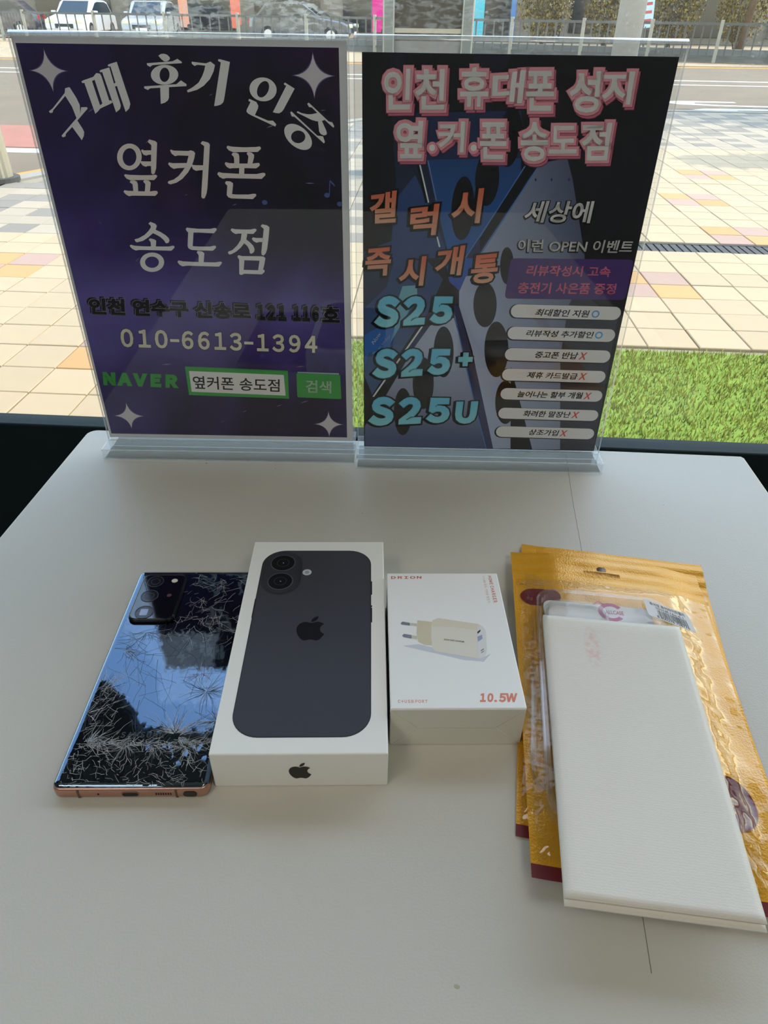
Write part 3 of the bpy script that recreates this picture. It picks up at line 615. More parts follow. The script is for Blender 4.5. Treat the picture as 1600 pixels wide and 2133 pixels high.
# ------------------------------------------------------------------ print layouts (mm on the printed surface)
GLYPHS = {"gu":[[[[11.31,246.93],[14.39,248.68],[24.81,257.75],[25.76,260.42],[28.67,261.11],[29.12,260.62],[31.87,254.99],[33.14,250.94],[32.24,245.8],[33.76,249.59],[37.57,249.8],[38.02,248.95],[29.3,241.77],[31.75,236.71],[32.29,234.95],[31.43,232.44],[29.47,229.91],[24.84,237.87],[19.49,233.74],[18.84,232.13],[16.85,231.5],[16.11,232.46],[29.07,243.16],[27.72,249.86],[24.74,256.07],[14.48,247.65],[13.69,246.27],[12.0,245.91]]]],"mae":[[[[37.49,264.35],[38.83,265.03],[45.93,267.08],[48.4,269.22],[50.83,268.93],[51.43,267.48],[53.54,253.73],[54.77,253.92],[55.51,252.91],[54.76,252.22],[46.47,249.05],[44.94,247.66],[42.44,245.91],[39.26,263.72],[38.02,263.44]],[[44.57,264.77],[46.48,265.45],[48.58,251.98],[46.74,250.93]]],[[[50.81,270.39],[51.93,271.05],[57.64,272.41],[58.8,263.48],[59.89,263.99],[58.57,273.06],[57.37,272.89],[56.8,273.68],[58.11,274.34],[63.2,275.62],[67.02,254.06],[67.28,252.03],[65.96,249.28],[63.2,247.26],[60.44,262.18],[59.07,261.83],[60.46,252.97],[60.7,250.93],[59.71,248.87],[56.68,246.94],[52.42,269.92],[51.21,269.68]]]],"hu":[[[[90.87,279.24],[92.67,280.22],[94.61,280.4],[96.44,279.95],[97.77,278.86],[98.17,277.92],[97.41,276.95],[95.73,276.2],[94.19,276.17],[92.5,277.36]]],[[[82.63,275.06],[99.6,276.35],[102.93,277.73],[105.53,276.11],[105.4,275.37],[98.58,274.96],[86.08,274.08],[84.34,273.09],[82.61,274.03]]],[[[102.1,268.96],[101.65,267.72],[100.77,266.53],[99.5,265.45],[97.91,264.54],[96.07,263.85],[94.07,263.41],[92.03,263.24],[90.04,263.36],[88.21,263.75],[86.62,264.4],[85.37,265.27],[84.51,266.32],[84.08,267.49],[84.11,268.72],[84.58,269.96],[85.48,271.13],[86.76,272.19],[88.35,273.08],[90.17,273.76],[92.13,274.19],[94.15,274.35],[96.11,274.24],[97.92,273.86],[99.5,273.23],[100.76,272.38],[101.64,271.35],[102.09,270.19]],[[96.37,268.88],[96.12,267.99],[95.72,267.14],[95.19,266.38],[94.55,265.74],[93.84,265.25],[93.08,264.94],[92.33,264.83],[91.62,264.92],[90.98,265.21],[90.45,265.68],[90.06,266.31],[89.81,267.07],[89.73,267.91],[89.83,268.8],[90.08,269.68],[90.49,270.53],[91.02,271.28],[91.66,271.91],[92.37,272.39],[93.11,272.69],[93.85,272.8],[94.56,272.71],[95.19,272.43],[95.72,271.97],[96.12,271.35],[96.37,270.6],[96.45,269.77]]],[[[78.51,262.18],[100.02,263.68],[103.34,265.86],[106.7,263.76],[106.43,262.67],[94.8,261.95],[93.76,255.74],[92.8,254.38],[90.55,252.99],[87.71,252.28],[88.96,261.55],[82.29,261.13],[80.53,260.18],[78.28,261.08]]]],"gi":[[[[111.92,276.29],[121.06,275.46],[124.12,276.52],[126.83,274.63],[125.45,271.06],[122.47,266.77],[117.98,263.08],[113.27,260.69],[106.89,259.1],[106.42,260.27],[110.33,261.98],[114.7,264.69],[117.63,268.35],[119.5,271.63],[120.49,274.23],[115.52,274.64],[113.47,273.97],[111.83,275.23]]],[[[129.33,277.81],[130.69,277.83],[136.77,276.44],[130.59,255.85],[129.71,253.8],[127.92,252.41],[125.41,251.7],[123.3,251.5],[130.84,276.13],[129.2,276.85]]]],"in":[[[[165.5,259.63],[164.69,258.22],[163.49,256.97],[161.95,255.94],[160.15,255.2],[158.19,254.77],[156.16,254.68],[154.17,254.94],[152.33,255.53],[150.71,256.42],[149.42,257.57],[148.51,258.9],[148.02,260.36],[147.98,261.88],[148.39,263.37],[149.22,264.76],[150.43,265.98],[151.96,266.98],[153.73,267.7],[155.66,268.11],[157.65,268.2],[159.61,267.95],[161.43,267.38],[163.04,266.52],[164.34,265.41],[165.28,264.09],[165.8,262.64],[165.87,261.13]],[[159.52,266.08],[160.18,265.72],[160.68,265.16],[161.0,264.41],[161.1,263.52],[161.0,262.53],[160.7,261.49],[160.2,260.46],[159.54,259.47],[158.74,258.59],[157.85,257.85],[156.92,257.31],[155.98,256.97],[155.09,256.87],[154.29,257.01],[153.62,257.37],[153.12,257.95],[152.82,258.71],[152.72,259.61],[152.83,260.6],[153.15,261.65],[153.65,262.68],[154.32,263.66],[155.11,264.53],[156.0,265.25],[156.93,265.79],[157.85,266.11],[158.73,266.21]]],[[[170.8,264.92],[171.76,265.49],[177.86,262.17],[169.69,250.16],[168.36,248.75],[166.46,247.86],[164.45,248.01],[162.34,248.41],[172.41,263.77],[171.14,264.26]]],[[[146.69,255.37],[147.35,255.96],[151.77,254.24],[152.93,252.03],[152.59,250.65],[150.14,246.63],[158.74,243.4],[162.0,243.44],[164.06,241.34],[163.32,239.99],[147.3,246.6],[145.4,247.62],[144.63,248.65],[145.05,249.87],[147.95,254.19],[146.69,254.69]]]],"jeung":[[[[185.7,253.62],[186.75,254.32],[199.62,243.51],[202.06,243.0],[203.33,240.71],[202.76,239.81],[199.57,242.27],[191.9,248.68],[188.61,251.59],[186.8,251.74]]],[[[178.51,248.87],[179.14,249.23],[181.51,248.21],[185.12,247.56],[188.38,247.59],[192.5,248.51],[196.99,244.36],[194.71,243.63],[191.42,243.49],[188.19,244.26],[184.61,245.8],[180.64,247.5],[178.59,248.35]]],[[[192.45,243.6],[195.12,243.63],[197.74,238.15],[198.2,236.36],[197.62,235.45],[195.95,235.07],[193.92,235.95],[192.95,237.38]]],[[[174.01,248.47],[174.87,249.11],[177.73,246.6],[191.59,234.92],[195.51,234.53],[196.59,231.09],[195.93,230.24],[176.87,245.89],[174.86,246.22]]],[[[186.39,227.43],[185.1,226.58],[183.47,226.1],[181.58,226.03],[179.53,226.35],[177.43,227.07],[175.38,228.13],[173.49,229.48],[171.86,231.05],[170.56,232.76],[169.66,234.53],[169.21,236.26],[169.21,237.87],[169.67,239.28],[170.56,240.42],[171.84,241.24],[173.44,241.7],[175.29,241.78],[177.3,241.47],[179.36,240.78],[181.38,239.76],[183.26,238.45],[184.9,236.9],[186.23,235.21],[187.17,233.44],[187.67,231.69],[187.71,230.06],[187.27,228.61]],[[183.37,234.04],[183.2,233.18],[182.78,232.37],[182.15,231.63],[181.34,231.01],[180.37,230.54],[179.32,230.24],[178.22,230.13],[177.13,230.22],[176.11,230.49],[175.22,230.95],[174.49,231.55],[173.96,232.27],[173.66,233.08],[173.6,233.94],[173.79,234.79],[174.21,235.6],[174.84,236.33],[175.66,236.94],[176.61,237.4],[177.66,237.7],[178.75,237.8],[179.83,237.72],[180.84,237.45],[181.73,237.01],[182.46,236.41],[183.0,235.69],[183.31,234.89]]]],"yeop":[[[[68.8,220.09],[68.19,218.21],[67.17,216.41],[65.8,214.79],[64.13,213.43],[62.27,212.39],[60.29,211.74],[58.31,211.51],[56.42,211.71],[54.72,212.32],[53.31,213.33],[52.25,214.67],[51.59,216.27],[51.37,218.05],[51.58,219.92],[52.23,221.79],[53.27,223.56],[54.66,225.15],[56.31,226.47],[58.15,227.47],[60.08,228.1],[62.02,228.32],[63.87,228.14],[65.54,227.55],[66.95,226.58],[68.02,225.28],[68.71,223.71],[68.97,221.95]],[[65.07,219.96],[64.68,218.72],[64.07,217.54],[63.27,216.47],[62.31,215.58],[61.25,214.9],[60.13,214.47],[59.03,214.32],[57.98,214.45],[57.06,214.86],[56.29,215.52],[55.73,216.4],[55.39,217.46],[55.31,218.64],[55.47,219.87],[55.87,221.11],[56.49,222.28],[57.29,223.33],[58.24,224.21],[59.3,224.87],[60.39,225.29],[61.48,225.44],[62.52,225.31],[63.43,224.91],[64.2,224.27],[64.77,223.4],[65.11,222.36],[65.21,221.2]]],[[[74.84,229.73],[76.08,230.98],[79.98,230.07],[81.09,229.07],[77.61,213.04],[75.94,209.69],[74.47,209.06],[73.65,209.97],[74.23,214.52],[76.86,227.57],[75.05,229.15]]],[[[69.31,224.43],[70.38,224.82],[70.92,224.24],[76.38,224.35],[75.83,221.64],[73.66,221.53],[72.23,221.01],[70.35,221.5],[69.26,223.4]]],[[[67.51,217.46],[68.81,217.32],[74.97,217.38],[74.4,214.52],[72.21,214.44],[70.44,213.94],[68.58,214.62],[67.53,215.96]]],[[[54.07,208.12],[54.83,208.98],[57.93,208.61],[65.27,208.43],[73.71,208.6],[76.48,209.02],[77.49,208.17],[76.97,207.25],[74.76,205.44],[69.03,205.49],[57.83,205.09],[55.37,206.14]]],[[[57.18,203.69],[57.95,204.87],[60.85,205.02],[62.35,204.2],[62.67,202.5],[62.01,197.81],[58.6,197.78],[58.94,202.47],[58.37,202.93]]],[[[66.78,204.39],[68.02,205.48],[70.66,205.19],[72.07,203.82],[71.69,202.26],[70.36,197.88],[66.78,197.85],[68.12,202.7]]],[[[51.48,197.41],[52.31,198.52],[54.94,198.13],[58.66,198.04],[70.19,197.87],[73.36,198.37],[75.4,198.39],[76.04,197.29],[75.34,196.34],[73.73,195.06],[57.32,195.0],[54.84,194.6],[53.0,195.54]]]],"keo":[[[[89.26,224.48],[90.02,225.02],[91.71,224.36],[101.94,224.25],[103.34,224.71],[105.38,224.26],[106.41,223.03],[105.37,219.87],[103.2,215.39],[99.68,210.81],[94.89,206.48],[90.39,203.97],[86.11,202.85],[84.5,203.3],[84.26,204.23],[85.15,205.01],[88.71,205.96],[92.51,208.3],[95.74,211.38],[97.82,213.68],[92.39,213.33],[89.96,212.85],[87.83,214.04],[86.49,215.84],[87.19,216.89],[89.95,216.47],[99.67,216.71],[101.61,221.29],[94.5,221.43],[92.09,220.96],[90.04,222.42]]],[[[102.63,215.06],[103.25,215.64],[105.71,215.41],[111.06,215.46],[110.58,212.4],[107.69,212.21],[105.48,211.8],[103.5,212.82]]],[[[111.07,229.15],[112.52,230.55],[116.4,229.67],[117.34,228.44],[115.36,218.05],[111.82,200.44],[110.77,197.09],[109.03,194.04],[107.69,193.69],[106.75,194.7],[107.38,198.74],[110.88,215.46],[113.33,227.47],[111.52,228.69]]]],"pon":[[[[128.61,226.69],[129.3,227.88],[132.57,227.35],[140.64,227.06],[148.79,227.36],[151.66,227.79],[152.44,226.77],[152.0,225.98],[149.88,224.33],[143.85,224.27],[132.85,223.98],[130.15,224.98]]],[[[131.57,222.33],[132.44,223.59],[134.94,223.78],[136.44,223.0],[136.85,221.43],[136.39,216.81],[132.82,216.78],[133.1,220.44],[132.54,221.55]]],[[[142.14,223.22],[143.15,224.33],[145.58,223.88],[147.22,222.64],[147.03,220.89],[145.52,216.9],[142.12,216.87],[143.18,221.49]]],[[[126.12,216.56],[126.87,217.68],[129.47,217.07],[136.23,216.91],[145.53,216.99],[148.43,217.4],[150.23,217.49],[150.65,216.3],[150.2,215.5],[147.89,214.03],[137.32,214.09],[130.84,213.87],[129.37,213.6],[127.36,214.64]]],[[[136.06,214.08],[139.65,214.11],[139.01,210.22],[135.4,210.19]]],[[[120.09,210.05],[121.17,211.3],[123.96,210.74],[135.42,210.35],[147.68,210.36],[152.47,211.31],[153.88,211.0],[153.94,209.7],[151.16,207.31],[136.51,207.42],[126.41,207.5],[123.81,206.98],[121.44,208.11]]],[[[124.83,204.36],[125.77,205.46],[128.66,205.38],[130.5,204.24],[130.29,202.58],[129.04,197.06],[131.57,196.85],[140.74,196.92],[144.11,197.52],[146.12,197.43],[146.24,196.18],[143.54,193.96],[128.3,194.19],[126.18,194.85],[125.1,196.36],[126.29,202.55],[125.17,203.7]]]],"song":[[[[65.32,176.05],[66.92,177.38],[70.33,176.08],[71.26,174.59],[69.86,171.9],[73.42,170.24],[76.86,167.9],[78.61,165.87],[78.76,164.16],[77.69,162.79],[76.18,162.37],[75.55,162.78],[74.8,164.49],[72.41,166.86],[69.55,168.53],[67.44,169.47],[63.48,166.47],[59.05,163.89],[54.37,162.74],[53.26,163.35],[52.95,164.88],[56.25,165.75],[60.99,168.15],[64.37,170.86],[66.67,173.56],[66.59,174.89]]],[[[63.42,164.77],[64.58,165.79],[67.46,165.13],[68.86,164.11],[67.88,159.98],[64.23,159.97],[64.57,163.06]]],[[[48.35,159.89],[49.2,160.99],[52.24,160.25],[58.59,159.94],[72.88,160.01],[77.55,160.1],[80.9,160.81],[81.87,160.23],[81.5,159.19],[78.97,157.09],[55.19,157.33],[52.21,156.79],[49.97,158.0]]],[[[72.1,148.45],[71.57,146.84],[70.6,145.31],[69.24,143.92],[67.57,142.76],[65.65,141.88],[63.6,141.33],[61.52,141.14],[59.51,141.32],[57.67,141.85],[56.11,142.72],[54.89,143.87],[54.09,145.24],[53.73,146.77],[53.84,148.38],[54.41,149.98],[55.4,151.49],[56.76,152.85],[58.43,153.99],[60.32,154.84],[62.34,155.37],[64.39,155.56],[66.37,155.39],[68.18,154.88],[69.74,154.04],[70.96,152.92],[71.79,151.57],[72.17,150.05]],[[68.15,148.43],[67.84,147.5],[67.27,146.61],[66.49,145.81],[65.53,145.14],[64.43,144.63],[63.25,144.31],[62.05,144.2],[60.9,144.3],[59.85,144.61],[58.95,145.11],[58.25,145.78],[57.79,146.57],[57.58,147.46],[57.64,148.39],[57.96,149.32],[58.53,150.21],[59.32,151.0],[60.28,151.66],[61.37,152.16],[62.54,152.47],[63.72,152.58],[64.87,152.48],[65.91,152.18],[66.81,151.69],[67.51,151.04],[67.98,150.25],[68.2,149.37]]]],"do":[[[[92.15,172.71],[93.1,173.78],[95.86,173.4],[101.81,173.03],[110.31,173.15],[113.6,173.84],[114.79,173.51],[114.89,172.51],[112.52,170.06],[101.39,170.41],[97.48,170.32],[95.48,160.64],[99.82,160.42],[108.45,160.53],[111.43,161.24],[112.84,161.07],[112.72,159.69],[110.18,157.59],[99.38,157.64],[94.03,157.97],[92.06,159.07],[91.7,160.79],[93.59,170.36],[92.4,171.7]]],[[[97.77,156.14],[98.79,157.36],[101.8,157.03],[103.47,155.64],[102.01,148.93],[98.18,148.91],[99.02,154.22]]],[[[82.18,148.85],[83.13,150.09],[86.82,149.4],[98.03,149.09],[110.76,149.04],[114.87,149.76],[115.89,149.16],[115.58,148.27],[113.25,145.94],[97.56,146.13],[89.57,146.31],[85.46,145.72],[83.48,146.89]]]],"jeom":[[[[125.09,172.4],[125.97,173.68],[128.74,173.19],[133.7,173.02],[140.11,173.16],[143.03,173.85],[144.31,173.18],[143.92,172.17],[141.55,170.03],[130.5,170.17],[128.67,169.72],[126.66,170.72]]],[[[133.03,170.42],[137.11,170.27],[136.74,168.57],[135.91,166.01],[133.95,163.08],[131.06,159.95],[127.46,157.15],[123.98,155.38],[122.11,154.95],[121.2,156.25],[121.88,157.3],[124.7,158.18],[128.74,161.67],[131.72,165.47]]],[[[135.91,166.01],[138.39,164.14],[140.64,161.73],[141.46,159.31],[140.88,157.21],[138.9,155.73],[137.58,156.32],[137.59,158.59],[136.27,161.37],[133.99,163.42]]],[[[140.09,166.55],[141.11,167.64],[143.74,167.18],[148.95,167.28],[148.12,164.36],[145.61,164.45],[143.39,163.82],[141.34,164.84]]],[[[147.47,175.55],[148.67,176.9],[152.16,176.25],[153.88,174.92],[152.85,168.66],[150.88,159.35],[149.49,156.2],[147.87,154.61],[146.47,155.13],[146.25,156.54],[147.5,163.5],[149.6,173.72]]],[[[128.05,153.64],[128.97,154.7],[131.43,154.01],[145.63,154.07],[147.8,153.91],[148.96,152.68],[147.77,148.05],[146.48,144.27],[147.55,143.91],[147.5,142.64],[145.3,140.64],[131.73,140.96],[130.53,140.22],[129.02,139.96],[128.01,140.76],[129.13,151.53],[128.35,152.59]],[[132.98,151.01],[144.39,150.81],[142.66,143.71],[131.7,143.85]]]]}
LQ = {"addr":[[8.0,120.64],[204.28,116.59],[203.88,103.64],[5.81,107.21]],"tel":[[27.43,96.16],[185.5,92.83],[184.73,77.8],[25.42,80.22]],"naver":[[5.21,58.41],[68.99,56.97],[66.83,44.56],[3.27,46.27]],"box":[[74.73,64.47],[159.64,62.13],[158.88,36.69],[74.27,38.56]],"boxin":[[77.55,60.54],[155.99,58.36],[156.18,39.54],[76.98,41.73]],"boxtext":[[79.69,56.4],[152.29,54.37],[151.32,42.74],[78.95,44.51]],"btn":[[166.54,60.31],[202.85,59.32],[203.38,37.07],[166.03,38.17]],"btntext":[[173.9,54.31],[195.36,53.33],[194.94,42.2],[173.53,42.66]],"stars":[[17.42,270.13],[190.67,269.57],[19.11,17.7],[191.91,12.84]],"starx":[[5.91,269.46],[28.65,269.77],[177.85,269.14],[202.86,269.47],[7.05,17.77],[31.2,17.63],[180.34,12.91],[203.51,12.77]],"stary":[[19.91,280.57],[14.4,257.78],[190.85,280.96],[190.43,256.72],[20.42,29.39],[17.25,5.25],[191.95,24.31],[191.85,0.61]],"notes":[[151.92,191.82],[196.88,197.28],[205.76,191.57],[198.99,206.12],[-16.67,196.88],[-17.47,192.16]]}
RQ = {"h_in":[[13.57,278.25],[31.74,278.59],[31.12,255.65],[13.98,255.32]],"h_cheon":[[33.56,278.63],[53.27,278.76],[53.73,255.79],[34.31,255.41]],"h_hyu":[[62.35,279.76],[80.3,280.1],[82.27,257.98],[63.73,257.61]],"h_dae":[[83.41,277.41],[104.43,278.78],[104.15,260.23],[83.95,260.09]],"h_pon":[[104.4,278.29],[122.38,278.64],[125.74,256.32],[107.23,255.96]],"h_seong":[[131.54,278.57],[152.92,278.98],[154.75,255.6],[135.35,255.23]],"h_ji":[[152.43,278.58],[173.92,278.99],[174.62,260.59],[155.93,260.22]],"h_yeop":[[21.73,249.38],[40.73,249.5],[40.23,226.74],[22.7,226.5]],"h_keo":[[49.34,249.4],[68.45,249.68],[68.53,230.87],[50.89,231.06]],"h_pon2":[[77.56,249.33],[95.67,249.53],[97.54,227.06],[79.52,226.98]],"h_song":[[104.41,250.07],[122.83,250.43],[126.1,226.37],[107.35,225.99]],"h_do":[[124.35,247.75],[142.47,248.1],[144.7,231.46],[125.9,231.09]],"h_jeom":[[144.55,249.82],[165.15,250.22],[166.16,227.5],[148.49,227.15]],"h_dots":[[45.83,232.59],[47.89,232.64],[73.84,232.88],[75.9,232.92]],"gael":[[4.41,204.27],[24.49,206.78],[23.22,185.28],[4.62,183.95]],"reok":[[33.86,196.07],[54.06,198.63],[52.52,177.31],[33.11,175.94]],"si":[[63.64,206.98],[84.48,209.19],[83.29,185.9],[62.1,184.96]],"jeuk":[[2.13,166.5],[21.12,168.54],[19.66,147.72],[0.57,146.62]],"si2":[[27.72,160.42],[46.65,162.49],[44.92,140.65],[25.7,139.53]],"gae":[[54.01,167.93],[74.49,170.65],[72.67,148.86],[52.63,147.61]],"tong":[[80.51,163.21],[100.37,165.62],[99.18,143.91],[79.77,142.45]],"s25a":[[9.27,132.26],[68.97,133.27],[68.54,111.77],[7.38,106.39]],"s25b":[[7.87,89.94],[69.85,91.34],[69.73,68.94],[5.94,63.23]],"plus":[[75.65,88.09],[87.41,88.35],[87.47,76.46],[75.71,76.19]],"s25c":[[4.84,48.06],[72.21,48.49],[72.51,24.71],[2.48,19.51]],"u":[[76.85,44.89],[95.42,45.77],[94.63,24.03],[76.24,23.87]],"now":[[6.21,95.35],[11.88,104.54],[13.77,101.84],[7.73,92.99]],"today":[[10.39,89.84],[19.8,101.98],[21.34,99.65],[13.07,89.09]],"sesang":[[116.74,201.32],[162.43,201.85],[161.73,187.17],[113.65,187.02]],"ireon":[[112.37,175.34],[196.4,175.97],[195.35,166.91],[112.98,166.5]],"purple":[[108.44,161.91],[198.62,162.48],[198.47,132.52],[107.07,131.98]],"rev1":[[122.01,157.21],[183.02,157.14],[183.6,149.49],[120.67,149.34]],"rev2":[[116.56,144.58],[189.7,144.94],[189.96,136.67],[116.16,136.02]]}
PILLS = [[[[113.18,122.62],[197.35,122.0]],10.34,"최대할인 지원",[[132.26,124.66],[172.73,124.14],[172.71,118.47],[131.44,118.98]],"O",[178.23,121.29]],[[[112.73,104.99],[196.58,104.29]],10.38,"리뷰작성 추가할인",[[127.19,107.72],[179.07,107.35],[179.1,101.84],[126.79,102.51]],"O",[183.97,104.53]],[[[112.54,87.43],[196.38,86.81]],10.48,"중고폰 반납",[[136.23,90.24],[170.3,90.03],[169.86,84.14],[136.04,84.68]],"X",[174.75,87.08]],[[[112.26,69.97],[195.97,69.37]],10.4,"제휴 카드발급",[[132.39,72.8],[172.83,72.31],[172.82,66.77],[131.85,67.25]],"X",[177.69,69.58]],[[[112.83,52.94],[196.69,52.27]],10.28,"늘어나는 할부 개월",[[126.79,55.71],[179.94,55.48],[180.01,49.58],[126.21,49.97]],"X",[184.75,52.32]],[[[112.98,35.02],[196.8,34.29]],10.16,"화려한 말장난",[[133.85,37.97],[173.11,37.46],[173.06,31.76],[133.42,32.27]],"X",[177.68,34.6]],[[[112.88,17.49],[196.65,16.68]],10.34,"상조가입",[[140.68,20.34],[165.78,19.81],[165.5,14.16],[140.11,14.61]],"X",[170.63,16.94]]]
